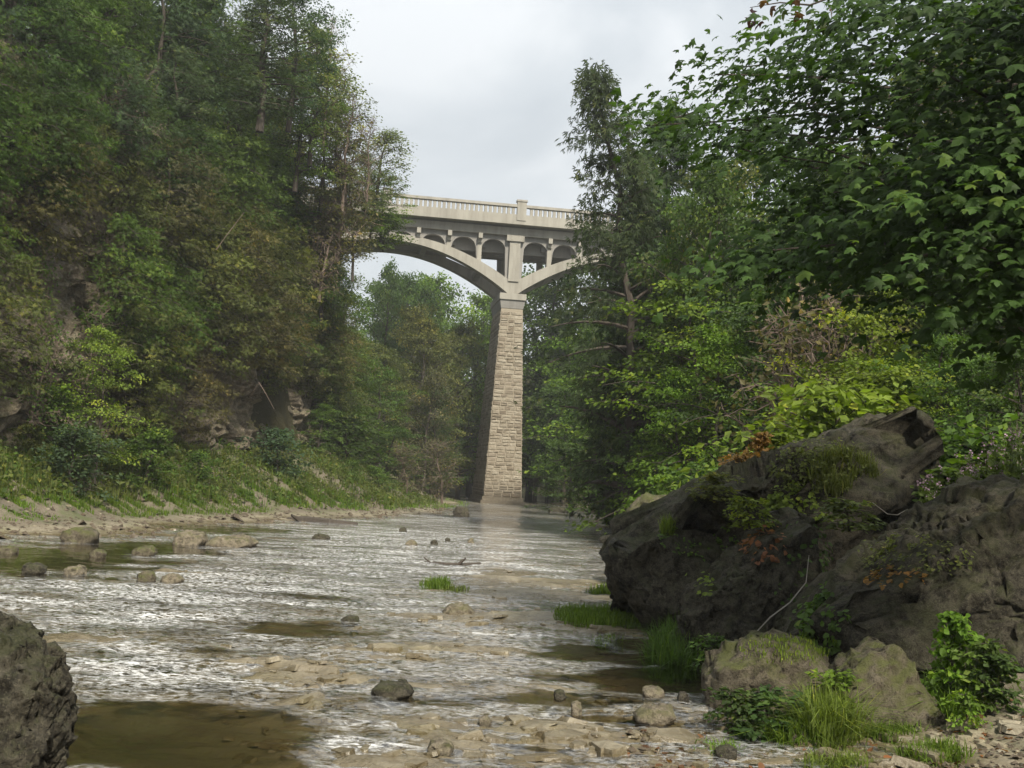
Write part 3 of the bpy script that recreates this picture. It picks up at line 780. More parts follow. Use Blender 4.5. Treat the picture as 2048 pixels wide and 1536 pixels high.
boulder('boulder', [(1600, 1345), (1612, 1275), (1645, 1222), (1720, 1195), (1800, 1145), (1880, 1088), (1960, 1036), (2050, 990), (2200, 940), (2350, 960), (2400, 1100), (2380, 1250), (2250, 1370), (2000, 1385), (1750, 1380)],
        9.4, .95, L_RIDGE, sub=6, seed=12, facet=.13, rough=.07, lean=.45, cellsz=1.6, strata=(-.5, .85, 2.6))
boulder('boulder', [(1422, 1440), (1424, 1375), (1432, 1335), (1475, 1310), (1560, 1290), (1620, 1288), (1650, 1318), (1685, 1345), (1680, 1420), (1600, 1450), (1500, 1452)],
        8.3, .36, L_MOSSY, sub=5, seed=21, facet=.10, rough=.05, material=M_boulder_pale, lean=.5)
boulder('boulder', [(1635, 1420), (1690, 1370), (1740, 1330), (1800, 1303), (1822, 1312), (1850, 1370), (1882, 1410), (1895, 1450), (1850, 1475), (1720, 1462)],
        7.9, .34, L_WEDGE, sub=5, seed=27, facet=.13, rough=.06, material=M_boulder_pale, lean=.6, strata=(-.45, .9, 3.2))
boulder('boulder', [(-330, 1330), (-190, 1270), (-45, 1262), (-12, 1270), (18, 1300), (54, 1345), (72, 1400), (78, 1450), (66, 1510), (46, 1600), (-10, 1800), (-270, 1800)],
        4.3, .24, L_LEFT, sub=6, seed=33, facet=.14, rough=.09, lean=.2, pits=.07, material=M_boulder)
boulder('boulder', [(1262, 1040), (1275, 1002), (1300, 994), (1345, 995), (1395, 1003), (1420, 1030), (1400, 1090), (1300, 1095), (1258, 1080)],
        17.5, .6, 'pale pinkish boulder behind the tip of the huge tilted boulder', sub=5, seed=41, facet=.10, rough=.06, material=M_boulder_pale)
boulder('rock_slab', [(1236, 1075), (1244, 1052), (1280, 1046), (1350, 1050), (1385, 1062), (1380, 1098), (1300, 1100), (1240, 1095)],
        15.5, .5, 'low mossy rock slab wedged between the pale boulder and the water', cat='rock', sub=5, seed=44, facet=.12, rough=.06, material=M_boulder_pale)
boulder('boulder', [(1190, 1000), (1198, 962), (1225, 945), (1262, 958), (1282, 990), (1268, 1030), (1222, 1048), (1200, 1026)],
        44.0, 1.3, 'dark boulder at the water edge below the bushes, downstream of the pale boulder', sub=5, seed=47, facet=.12, rough=.06)

# small rocks that stand out of the river, one by one
SMALL = [
 # px, py(base), width px, height px, label, seed, material
 (922, 1036, 36, 20, 'dark wedge-shaped rock alone in the water before the pier', M_rockfar),
 (822, 1092, 26, 8, 'reddish flat stone, left one of two side by side midstream', M_rockfar),
 (868, 1090, 15, 7, 'small dark stone, right one of two side by side midstream', M_boulder),
 (152, 1090, 78, 34, 'shaggy moss-covered rock in the still left-hand pool', M_boulder_pale),
 (376, 1094, 72, 28, 'square dark-fronted rock with a pale flat top at the head of the rapids', M_rockfar),
 (455, 1096, 110, 20, 'low brown rock shelf beside the square dark-fronted rock', M_rockfar),
 (192, 1116, 32, 14, 'small orange-tan stone in the still left-hand pool', M_boulder_pale),
 (10, 1108, 44, 12, 'smooth pale oval stone at the left edge of the still pool', M_boulder_pale),
 (285, 1112, 50, 16, 'mossy tan stone between the shaggy rock and the rapids', M_boulder_pale),
 (62, 1148, 50, 16, 'dark stone on the lip of the left rapids', M_boulder),
 (145, 1152, 46, 16, 'tan stone on the lip of the left rapids', M_rockfar),
 (290, 1166, 40, 20, 'yellowish stone at the middle of the rapids lip', M_boulder_pale),
 (340, 1166, 44, 14, 'pale flat stone beside the yellowish one on the rapids lip', M_rockfar),
 (1222, 1087, 44, 14, 'flat dark stone at the water edge left of the mossy rock slab', M_rockfar),
 (880, 1512, 56, 26, 'dark pyramid-shaped stone in the shallows at the bottom centre', M_rockfar),
 (784, 1396, 92, 22, 'long dark rock slab lying across the shallow ledges', M_boulder),
 (1153, 1432, 24, 24, 'small upright stone standing in the right-hand pool', M_rockfar),
 (1120, 1400, 26, 16, 'dark little stone with a pointed top in the right-hand pool', M_boulder),
 (1308, 1398, 46, 20, 'brown stone at the shore below the mossy-topped boulder', M_rockfar),
 (1368, 1412, 26, 24, 'dark upright stone at the shore left of the mossy-topped boulder', M_boulder),
 (970, 1452, 26, 14, 'rusty stone in the shallows, lower centre', M_rockfar),
 (915, 1232, 66, 18, 'long brown rock breaking the surface in the middle of the shallows', M_rockfar),
 (1445, 1420, 44, 40, 'black wet stone under the left end of the mossy-topped boulder', M_boulder),
 (1972, 1432, 40, 34, 'dark rounded cobble on the gravel at the right edge', M_boulder),
 (1600, 1492, 40, 30, 'orange-brown stone half hidden in the bright grass clump', M_boulder_pale),
 (1315, 1450, 90, 30, 'broad tan slab at the shore below the right-hand pool', M_rockfar),
 (1455, 1520, 50, 22, 'dark triangular stone at the gravel edge, bottom right', M_boulder),
 (640, 1080, 36, 9, 'low dark stone in the bright far riffle', M_boulder),
 (805, 1065, 18, 6, 'tiny black stone upstream of the two midstream stones', M_boulder),
 (895, 1084, 12, 5, 'tiny dark stone to the right of the two midstream stones', M_boulder),
 (942, 1087, 14, 7, 'tiny reddish stone downstream of the dark wedge-shaped rock', M_rockfar),
 (1115, 1026, 40, 9, 'flat dark stone in the narrow water right of the pier', M_boulder),
 (128, 1056, 30, 12, 'pale stone perched above the shaggy rock on the left shore', M_rockfar),
 (700, 1246, 40, 10, 'dark flat stone poking from the rapids above the brown pool band', M_boulder),
]
for i, (px, py, w, h, lab, mt) in enumerate(SMALL):
    g = gnd(px, py - h * .15); d = float(g[1]); r = np.random.default_rng(300 + i)
    n = 9; th = np.linspace(0, 2 * math.pi, n, endpoint=False) + r.uniform(-.2, .2, n)
    ol = [(px + w / 2 * math.cos(t) * r.uniform(.85, 1.05), py - h / 2 + (h / 2 + 4) * math.sin(t) * r.uniform(.8, 1.05) + (3 if math.sin(t) > 0 else 0)) for t in th]
    boulder('river_stone', ol, d, max(.05, w / FPX * d * .38), lab, cat='stone', sub=4, seed=60 + i, facet=.14, rough=.05, material=mt, lean=.3, cellsz=1.3)

# loose limestone pieces bedded in the river floor: parts of the bed
rng = np.random.default_rng(77)
def slab_mesh(k):
    r = np.random.default_rng(500 + k); n = 7
    th = np.sort(r.uniform(0, 2 * math.pi, n) * .35 + np.linspace(0, 2 * math.pi, n, endpoint=False) * 1.0); rad = r.uniform(.7, 1.1, n)
    lo = np.stack([np.cos(th) * rad, np.sin(th) * rad, np.full(n, -.5)], -1)
    hi = np.stack([np.cos(th) * rad * r.uniform(.72, .95, n), np.sin(th) * rad * r.uniform(.72, .95, n), r.uniform(.25, .55, n)], -1)
    V = np.concatenate([lo, hi, [[r.uniform(-.2, .2), r.uniform(-.2, .2), .55]]])
    i = np.arange(n); j = (i + 1) % n
    return mesh('stone', V, [np.stack([i, j, n + j, n + i], -1), np.stack([n + i, n + j, np.full(n, 2 * n)], -1)], None, {'cell': np.full(2 * n + 1, r.random()), 'silt': np.zeros(2 * n + 1), 'soil': np.zeros(2 * n + 1)})
SLABS = [slab_mesh(k) for k in range(9)]
for s_ in SLABS: s_.materials.append(M_bed)
zone = [(1450, 1480, 330, 60), (1330, 1410, 200, 40), (950, 1470, 400, 60), (560, 1400, 160, 60), (800, 1320, 420, 60), (1800, 1500, 300, 40), (1000, 1220, 300, 60), (300, 1150, 330, 14), (150, 1060, 300, 20)]
prob = np.array([4, 3, 2, 1.5, 2, 7, 1.5, 2, 1.5]); prob = prob / prob.sum()
n_st = 0
rub = MB()
for _ in range(1150):
    k = rng.choice(len(zone), p=prob); zx, zy, ra, rb = zone[k]
    px, py = zx + rng.normal() * ra * .55, min(zy + rng.normal() * rb * .6, 1600)
    g = gnd(px, py)
    if g[1] < 4.6 or g[1] > 40: continue
    if px > 1420 and py < 1400: continue
    s = .028 + rng.gamma(1.6, .020)
    z = float(bed_z(g[0], g[1])[0]) + s * .10
    M = Matrix.Translation((g[0], g[1], z)) @ Matrix.Rotation(rng.uniform(0, 6.28), 4, 'Z') @ Matrix.Rotation(rng.normal() * .15, 4, 'X') @ Matrix.Diagonal((s * 1.25, s, s * rng.uniform(.22, .6), 1))
    me = SLABS[rng.integers(9)]
    if n_st < 300 and s > .058:
        o = link('stone', me, riverbed); o.matrix_local = M; n_st += 1
    else:
        co = np.array([v.co[:] for v in me.vertices]); M_ = np.array(M); fs = [list(p_.vertices) for p_ in me.polygons]
        rub.add(co @ M_[:3, :3].T + M_[:3, 3], [[f for f in fs if len(f) == 3], [f for f in fs if len(f) == 4]], rng.random())
mr_ = rub.mesh('rubble', M_bed, attr='cell'); link('rubble', mr_, riverbed, kind='stuff')
# fine gravel on the right shore
gr = MB()
for _ in range(2600):
    px, py = rng.uniform(1250, 2300), rng.uniform(1440, 1600)
    if px < 1500 and py < 1470: continue
    g = gnd(px, py); z = float(bed_z(g[0], g[1])[0]); s = rng.uniform(.010, .028)
    V = rng.normal(size=(6, 3)) * .18 + np.array([[1, 0, 0], [0, 1, 0], [-1, 0, 0], [0, -1, 0], [0, 0, .7], [0, 0, -.7]])
    gr.add(V * s + np.array([g[0], g[1], z + s * .3]), [[[0, 1, 4], [1, 2, 4], [2, 3, 4], [3, 0, 4]]], rng.random())
link('gravel', gr.mesh('gravel', M_gravel), kind='stuff')

# ================================================================== VEGETATION
TPL = {
 'oval': (np.array([[0, 0, 0], [.33, .45, .05], [0, 1, -.06], [-.33, .45, .05]]), [[[0, 1, 2, 3]]]),
 'broad': (np.array([[0, 0, 0], [.45, .30, .06], [.30, .75, .02], [0, 1, -.08], [-.30, .75, .02], [-.45, .30, .06]]), [[[0, 1, 2, 3], [0, 3, 4, 5]]]),
 'narrow': (np.array([[0, 0, 0], [.13, .4, .03], [0, 1, -.12], [-.13, .4, .03]]), [[[0, 1, 2, 3]]]),
 'spray': (np.array([[0, 0, 0], [.10, .5, 0], [0, 1, -.08], [-.10, .5, 0], [0, .15, 0], [.33, .45, .05], [.45, .85, -.05], [.2, .55, 0], [0, .15, 0], [-.2, .55, 0], [-.45, .85, -.05], [-.33, .45, .05]]), [[[0, 1, 2, 3], [4, 5, 6, 7], [8, 9, 10, 11]]]),
 'maple': (np.array([[0, 0, 0], [.22, .00, -.03], [.55, .00, -.14], [.42, .20, -.04], [.66, .56, -.18], [.26, .46, .0], [.30, .74, -.04], [0, 1.05, -.20], [-.30, .74, -.04], [-.26, .46, .0], [-.66, .56, -.16], [-.42, .20, -.02], [-.55, .00, -.12], [-.22, .00, -.03], [0, .35, .06]]),
   [[[14, 0, 1], [14, 1, 3], [1, 2, 3], [14, 3, 5], [3, 4, 5], [14, 5, 6], [14, 6, 7], [14, 7, 8], [14, 8, 9], [9, 10, 11], [14, 9, 11], [11, 12, 13], [14, 11, 13], [14, 13, 0]]]),
}
def leaf_geo(mb, P, Nn, D, size, tpl, tint):
    T, groups = TPL[tpl]
    Nn = norm(Nn); D = D - (D * Nn).sum(1)[:, None] * Nn; D = norm(D); S_ = np.cross(D, Nn)
    n, k = len(P), len(T)
    V = P[:, None] + size[:, None, None] * (T[None, :, 0, None] * S_[:, None] + T[None, :, 1, None] * D[:, None] + T[None, :, 2, None] * Nn[:, None])
    off = (np.arange(n) * k)[:, None, None]
    mb.add(V.reshape(-1, 3), [(np.asarray(g)[None] + off).reshape(-1, len(g[0])) for g in groups], np.repeat(tint, k))
def clump_leaves(mb, rng, C, O, per, rad, flat, size, tpl, up=1.0, outw=.5, droop=.3, rnd=.6, ct=None, shell=0.0):
    """C clump centres, O outward directions"""
    C = np.repeat(C, per, 0); O = np.repeat(O, per, 0); n = len(C)
    off = rng.normal(size=(n, 3)) * .5
    l = np.linalg.norm(off, axis=1, keepdims=True); off = off / (l + 1e-9) * np.minimum(l, 1.25)
    rad_ = np.repeat(rad, per) if np.ndim(rad) else np.full(n, rad)
    off = off * rad_[:, None]; off[:, 2] *= flat
    off[:, 2] -= .18 * (off[:, 0] ** 2 + off[:, 1] ** 2) / (rad_ + 1e-6)
    ctint = rng.normal(.45, .24, len(C) // per) if ct is None else ct
    t = np.clip(np.repeat(ctint, per) + rng.normal(0, .13, n), 0, 1)
    up_ = np.array([0, 0, 1.0])
    Nn = up_ * up + O * outw + rng.normal(size=(n, 3)) * rnd
    D = O * .7 + np.concatenate([off[:, :2], 0 * off[:, :1]], 1) / (rad_[:, None] + 1e-6) * .8 + rng.normal(size=(n, 3)) * .45 - up_ * droop
    leaf_geo(mb, C + off, Nn, D, size * rng.uniform(.65, 1.25, n), tpl, t)
PROTO = {}
def proto(key, seed, H, base=.25, Rr=3.0, prof='dome', nb=26, elev=.5, curve=-.25, cl=5, crad=.6, flat=.45, per=22, leaf=.2, tpl='broad', tr=.16, up=1.0, outw=.5, droop=.3, rnd=.6, cliff=False, twigs=False, lean=0.0, bare=False, twigmat=None):
    rng = np.random.default_rng(seed)
    tk = MB(); cr_ = MB()
    n = 9; tt = np.linspace(0, 1, n)
    wig = np.stack([rng.normal(0, .025 * H, n).cumsum() * tt, rng.normal(0, .025 * H, n).cumsum() * tt, tt * H * .97], -1)
    if cliff:
        wig[:, 0] += np.minimum(tt * 2.5, 1) * H * .22; wig[0] = (-.7, 0, -.15); wig[:, 2] = H * (tt ** 1.25) * .97
    wig[:, 0] += lean * tt ** 1.5 * H
    tk.tube(wig, tr * (1 - tt * .88) + .012, 7)
    Cs, Os = [], []
    for b in range(nb):
        f = (b + .5) / nb; t = base + (1 - base) * f ** .95
        p0 = np.array([np.interp(t, tt, wig[:, k]) for k in range(3)])
        az = b * 2.39996 + rng.uniform(-.5, .5)
        if prof == 'dome': rp = math.sqrt(max(.05, 1 - (2 * f - .75) ** 2 * .62)) * (1 if f < .85 else .75)
        elif prof == 'cone': rp = (1 - f) * .92 + .10
        elif prof == 'column': rp = min(1, 1.6 * (1 - f) + .12) * (.8 + .2 * min(1, f * 5))
        elif prof == 'vase': rp = .45 + .6 * f if f < .75 else .9 - (f - .75) * 1.2
        else: rp = 1.0
        L = Rr * rp * rng.uniform(.68, 1.18)
        el = elev * (.5 + .9 * f) + rng.normal(0, .16)
        d_ = np.array([math.cos(az) * math.cos(el), math.sin(az) * math.cos(el), math.sin(el)])
        if cliff:
            d_[0] = abs(d_[0]) * .8 + .25 if d_[0] < -.3 else d_[0]
        m = 6; s = np.linspace(0, 1, m)
        side = np.array([-math.sin(az), math.cos(az), 0]) * rng.normal(0, .12)
        pts = p0 + d_ * (L * s)[:, None] + side * (L * s ** 2)[:, None] + np.array([0, 0, curve * L]) * (s ** 2)[:, None]
        tk.tube(pts, np.maximum(tr * (1 - t) * .55 * (1 - s * .85), .008 if not twigs else .006), 4)
        for q in range(cl):
            s_ = .28 + .72 * (q + rng.uniform(.3, 1)) / cl
            pc = np.array([np.interp(s_, s, pts[:, k]) for k in range(3)])
            jit = rng.normal(size=3) * np.array([1, 1, .5]) * L * .16
            Cs.append(pc + jit); Os.append(norm(np.array([d_[0], d_[1], .1]) + rng.normal(size=3) * .3))
            if (twigs or q % 2 == 0): tk.tube([pc, pc + jit * .6 + [0, 0, .02], pc + jit], [.012, .009, .005], 3)
            if twigs:
                for _ in range(3):
                    e_ = pc + rng.normal(size=3) * Rr * .16; tk.tube([pc, (pc + e_) / 2 + rng.normal(size=3) * .05, e_], [.010, .007, .003], 3)
    trunk = tk.mesh('trunk', twigmat or M_bark)
    crown = None
    if not bare:
        Cs, Os = np.array(Cs), np.array(Os)
        clump_leaves(cr_, rng, Cs, Os, per, rng.uniform(.7, 1.3, len(Cs)) * crad, flat, leaf, tpl, up, outw, droop, rnd)
        crown = cr_.mesh('crown', M_leaf)
    PROTO[key] = (trunk, crown, H)
for i in range(3):
    proto('maple%d' % i, 10 + i, 8.0, .18, 3.2, 'dome', 30, .35, -.30, 5, .62, .30, 46, .135, 'broad', .15, up=1.2, outw=.35, droop=.35, rnd=.5)
    proto('wood%d' % i, 20 + i, 11.0, .12, 3.7, 'dome', 42, .55, -.2, 6, .62, .50, 46, .18, 'oval', .2, rnd=.8)
    proto('cedar%d' % i, 30 + i, 10.0, .10, 2.1, 'column', 66, .35, -.22, 4, .42, .6, 26, .20, 'spray', .17, up=.7, outw=.9, droop=.45, rnd=.6)
    proto('ledge%d' % i, 40 + i, 4.2, .10, 2.0, 'dome', 26, .35, -.35, 4, .38, .55, 24, .17, 'spray', .10, up=.8, outw=.8, droop=.55, rnd=.7, cliff=True)
    proto('shrub%d' % i, 50 + i, 2.4, .05, 1.35, 'dome', 22, .75, -.25, 4, .33, .6, 24, .14, 'oval', .04, rnd=.7)
    proto('scrub%d' % i, 60 + i, 3.2, .08, 1.6, 'vase', 24, .9, -.2, 4, .38, .7, 9, .12, 'oval', .05, rnd=.9, twigs=True, twigmat=M_twig)
for i in range(2):
    proto('bare%d' % i, 70 + i, 6.0, .2, 1.7, 'column', 26, .75, .10, 3, .4, .5, 4, .1, 'oval', .07, twigs=True, bare=True, twigmat=M_twig)
    proto('slender%d' % i, 80 + i, 7.0, .15, 1.6, 'dome', 26, .8, -.2, 5, .5, .7, 30, .13, 'oval', .08, rnd=.9, twigs=True)
proto('fern0', 90, .8, .02, .55, 'dome', 16, .8, -.5, 3, .14, .5, 14, .11, 'oval', .012, rnd=.6)
proto('fern1', 91, 1.3, .04, .5, 'dome', 20, .7, -.4, 3, .15, .5, 12, .12, 'broad', .014, rnd=.6)

C_ = dict(bright=(.110, .185, .022), yellow=(.140, .195, .028), mid=(.078, .135, .026), deep=(.058, .104, .026), cedar=(.056, .090, .040), olive=(.110, .134, .036), khaki=(.120, .120, .050), blue=(.066, .112, .056), pale=(.145, .180, .070), orange=(.17, .11, .035), brown=(.11, .075, .035))
NAMEOF = dict(maple='maple_tree', wood='tree', cedar='cedar_tree', ledge='ledge_cedar', shrub='shrub', scrub='scrub_bush', bare='bare_tree', slender='slender_tree', fern='leafy_plant')
CATOF = dict(maple='tree', wood='tree', cedar='tree', ledge='tree', shrub='bush', scrub='bush', bare='tree', slender='tree', fern='plant')
NPL = 0
def plant(key, loc, H, color, label, group=None, rz=None, wide=1.0, rot=None):
    global NPL
    NPL += 1
    r = np.random.default_rng(9000 + NPL)
    kind = key[:-1]
    tr_, cr_, H0 = PROTO[key]
    s = H / H0
    o = thing(NAMEOF[kind], label, CATOF[kind], group, loc=loc, rz=r.uniform(0, 6.28) if rz is None else rz)
    o.scale = (s * wide, s * wide, s)
    if rot: o.rotation_euler = (rot[0], rot[1], o.rotation_euler[2])
    link('trunk', tr_, o)
    if cr_ is not None:
        c = link('crown', cr_, o)
        col = np.array(C_[color] if isinstance(color, str) else color) * r.uniform(.85, 1.15) * np.array([r.uniform(.92, 1.1), 1, r.uniform(.9, 1.1)])
        c.color = (*col, 1)
    return o
def P(px, py_top, d, key, color, label, base=None, wide=1.0, group=None, rz=None, py_base=None):
    """plant whose top shows at (px, py_top) at distance d"""
    p = at(px, py_top, d)
    zb = float(ground_z(p[0], d)[0]) if py_base is None else float(at(px, py_base, d)[2])
    H = max(p[2] - zb, .3)
    if key[:5] == 'shrub' and H > 3.2: key = 'maple' + key[-1]
    if key[:5] == 'scrub' and H > 5.5: key = 'slender%d' % (int(key[-1]) % 2)
    return plant(key, (p[0], d, zb - .05 * min(H, 2)), H, color, label, group, rz, wide)
rg = np.random.default_rng(2024)
MARKS = dict(cliff=[('the dark cave mouth', 560, 845), ('the pale rock face low on the cliff', 430, 835), ('the tan bare rock', 110, 590), ('the grey bare rock band', 215, 400), ('the yellow-green young tree', 215, 740), ('the pale straight dead stem', 460, 465), ('the top left corner', 60, 60), ('the pale airy tree', 640, 150), ('the left end of the railing', 800, 400), ('the pale bent dead branch', 520, 790), ('the tall bluish cedar', 470, 200), ('the bare leaning snag', 740, 300), ('the top edge of the photo', 320, 20), ('the dark rock recess', 640, 480)],
 right=[('the tall dark cedar', 1290, 250), ('the sunlit layered maple', 1400, 620), ('the twiggy brown bush', 1570, 760), ('the boulder peak', 1830, 820), ('the pink flowers', 1950, 950), ('the big maple boughs', 1750, 350), ('the dark hollow', 1450, 870), ('the right edge of the photo', 2030, 650), ('the dark boulder by the water', 1230, 980), ('the upper right corner', 1980, 60), ('the yellow-green bush', 1720, 660)],
 far=[('the pier foot', 995, 960), ('the pier cap', 1025, 600), ('the left arch', 860, 540), ('the right arch', 1140, 540), ('the middle of the pier', 1015, 780), ('the cliff end', 720, 620)])
def where(zone, p, H):
    q = proj(np.asarray(p, float) + np.array([0, 0, H * .55]))
    best = min(MARKS[zone], key=lambda m: (m[1] - q[0]) ** 2 + (m[2] - q[1]) ** 2)
    dx, dy = q[0] - best[1], q[1] - best[2]; r = math.hypot(dx, dy)
    if best[0].startswith('the top edge') or best[0].startswith('the right edge') or 'corner' in best[0]: w = 'near' if r > 60 else 'right at'
    elif abs(dx) > abs(dy): w = ('right of' if dx > 0 else 'left of')
    else: w = ('below' if dy > 0 else 'above')
    k = 'close ' if r < 70 else ('' if r < 160 else 'well ')
    return (k + w if 'at' not in w.split() and 'near' not in w else w) + ' ' + best[0]
# ------------------------------------------------------------------ left cliff: hand-placed plants
def cliff_at(px, py):
    """cliff point seen near photo pixel (px, py)"""
    ys, hs = np.meshgrid(np.linspace(14, 68, 110), np.linspace(0, 15.5, 60))
    Q = CLP; q = CLQ
    i = np.argmin((q[:, 0] - px) ** 2 + (q[:, 1] - py) ** 2)
    return Q[i]
_ys, _hs = np.meshgrid(np.linspace(14, 68, 110), np.linspace(0, 15.5, 60))
CLP = cliff_pt(_ys.ravel(), _hs.ravel()); CLQ = proj(CLP)
def cliff_plant(px, py, H, key, color, label, group=None, rz=None, wide=1.0):
    p = cliff_at(px, py)
    return plant(key, tuple(p), H, color, label, group, rg.uniform(-.5, .6) if rz is None else rz, wide)
P(215, 640, 31.0, 'maple0', 'yellow', 'bright yellow-green young tree at the foot of the left cliff', wide=.72)
P(130, 780, 31.0, 'shrub0', 'bright', 'small lime green bush left of the yellow-green young tree')
P(150, 855, 29.5, 'shrub1', 'blue', 'dark bluish bush below the yellow-green young tree', wide=1.3)
P(15, 780, 31.0, 'shrub0', 'olive', 'olive bush at the left edge under the tan bare rock', wide=1.3)
P(60, 850, 30.0, 'shrub2', 'olive', 'low olive bush at the left edge above the gravel bank', wide=1.4)
P(300, 860, 32.5, 'shrub0', 'mid', 'leafy bush right of the yellow-green young tree', wide=1.3)
P(400, 905, 37.0, 'shrub1', 'mid', 'rounded dark green bush on the grassy slope under the pale rock face', wide=1.2)
P(705, 920, 50.0, 'shrub1', 'mid', 'rounded blue-green bush near the bottom of the grassy slope', wide=1.2)
P(560, 860, 44.0, 'shrub2', 'blue', 'ivy-green bush below the dark cave mouth', wide=1.3)
P(820, 905, 60.0, 'scrub0', 'khaki', 'grey-green scrubby bush at the waterline left of the pier', wide=1.5)
P(890, 895, 66.0, 'scrub1', 'khaki', 'tangled grey-brown bush just left of the pier foot', wide=1.4)
P(760, 935, 55.0, 'shrub0', 'mid', 'low green bush between the blue-green bush and the scrubby bush', wide=1.4)
cliff_plant(455, 640, 4.6, 'ledge0', 'olive', 'olive bushy cedar bulging from the middle of the left cliff', wide=1.1)
cliff_plant(350, 640, 4.2, 'ledge1', 'olive', 'olive cedar on the cliff above the leafy bush')
cliff_plant(560, 720, 4.5, 'ledge2', 'olive', 'olive cedar hanging over the dark cave mouth')
cliff_plant(30, 110, 4.0, 'ledge0', 'mid', 'green cedar at the top left corner of the photo')
cliff_plant(250, 200, 5.5, 'ledge1', 'blue', 'blue-green cedar drooping from the upper left cliff')
cliff_plant(470, 120, 7.0, 'cedar0', 'blue', 'tall bluish cedar on the cliff top near the upper edge', wide=1.1)
P(600, -60, 43.0, 'wood0', 'blue', 'dense tall tree at the cliff rim, cut by the top edge of the photo', py_base=260, wide=.95)
P(545, -90, 40.0, 'cedar2', 'cedar', 'dark tall cedar left of the dense tall tree on the cliff rim', py_base=260, wide=1.3)
P(610, 90, 46.0, 'wood1', 'mid', 'green tree on the cliff rim below the dense tall tree', py_base=380, wide=.9)
P(655, 190, 49.0, 'maple2', 'pale', 'pale green tree between the bare twigs on the cliff rim', py_base=440, wide=.9)
P(740, 300, 54.0, 'wood2', 'pale', 'pale loose tree at the very end of the cliff above the bridge', py_base=440, wide=.9)
cliff_plant(570, 60, 7.5, 'cedar1', 'cedar', 'tall cedar at the cliff top beside the pale-leaved tree', wide=1.1)
P(640, 40, 46.0, 'slender0', 'pale', 'pale airy tree standing at the right end of the cliff top against the sky', py_base=330, wide=1.3)
P(690, 120, 49.0, 'slender1', 'pale', 'thin pale-leaved tree leaning out beside the bare twigs on the cliff top', py_base=350, wide=1.25)
P(760, 255, 55.0, 'slender0', 'pale', 'pale bushy tree at the cliff end just above the bridge railing', py_base=430, wide=1.7)
P(770, 340, 56.0, 'maple1', 'bright', 'light green maple covering the left end of the bridge railing', py_base=480, wide=1.0)
P(700, 190, 48.5, 'bare0', 'khaki', 'bare grey tree with a spiky top against the sky', py_base=420, wide=1.1)
P(745, 230, 50.0, 'bare1', 'khaki', 'bare leaning snag with thin branches pointing at the sky', py_base=400, wide=1.0)
P(665, 30, 46.5, 'bare1', 'khaki', 'bare thin twigs rising above the pale airy tree', py_base=300, wide=.8)
P(690, 290, 50.0, 'scrub0', 'khaki', 'mass of dry brown vine stems draped on the cliff end', py_base=520, wide=1.1)
P(720, 330, 51.0, 'scrub1', 'khaki', 'dry brown thicket below the bare leaning snag', py_base=560, wide=1.0)
P(650, 420, 49.0, 'scrub2', 'khaki', 'dry brown thicket above the dark rock recess', py_base=600, wide=1.1)
P(770, 430, 56.5, 'shrub1', 'mid', 'dark green bush under the left end of the bridge deck', py_base=500, wide=1.5)
P(660, 380, 52.0, 'wood1', 'mid', 'green tree in front of the hidden left end of the bridge deck', py_base=640, wide=.8)
P(655, 310, 50.0, 'maple0', 'olive', 'olive maple under the bare twigs on the cliff rim', py_base=520, wide=1.0)
P(745, 395, 55.5, 'maple2', 'bright', 'light green leafy tree at the left end of the bridge railing', py_base=480, wide=1.3)
for (px, py, H, k, c, lab) in [(45, 520, 2.6, 'scrub0', 'olive', 'thin twiggy bush over the tan bare rock, upper left one'), (150, 580, 2.2, 'scrub1', 'olive', 'thin twiggy bush at the right side of the tan bare rock'), (70, 690, 2.8, 'scrub2', 'mid', 'twiggy green bush at the foot of the tan bare rock'),
    (190, 430, 2.4, 'ledge1', 'olive', 'small olive cedar on top of the tan bare rock'), (245, 330, 2.6, 'ledge2', 'deep', 'small dark cedar on the grey bare rock band'), (120, 380, 3.2, 'ledge0', 'olive', 'olive cedar left of the grey bare rock band'), (270, 520, 3.0, 'ledge1', 'olive', 'olive cedar below the grey bare rock band'), (20, 400, 3.0, 'ledge2', 'mid', 'green cedar above the tan bare rock at the left edge')]:
    cliff_plant(px, py, H, k, c, lab)
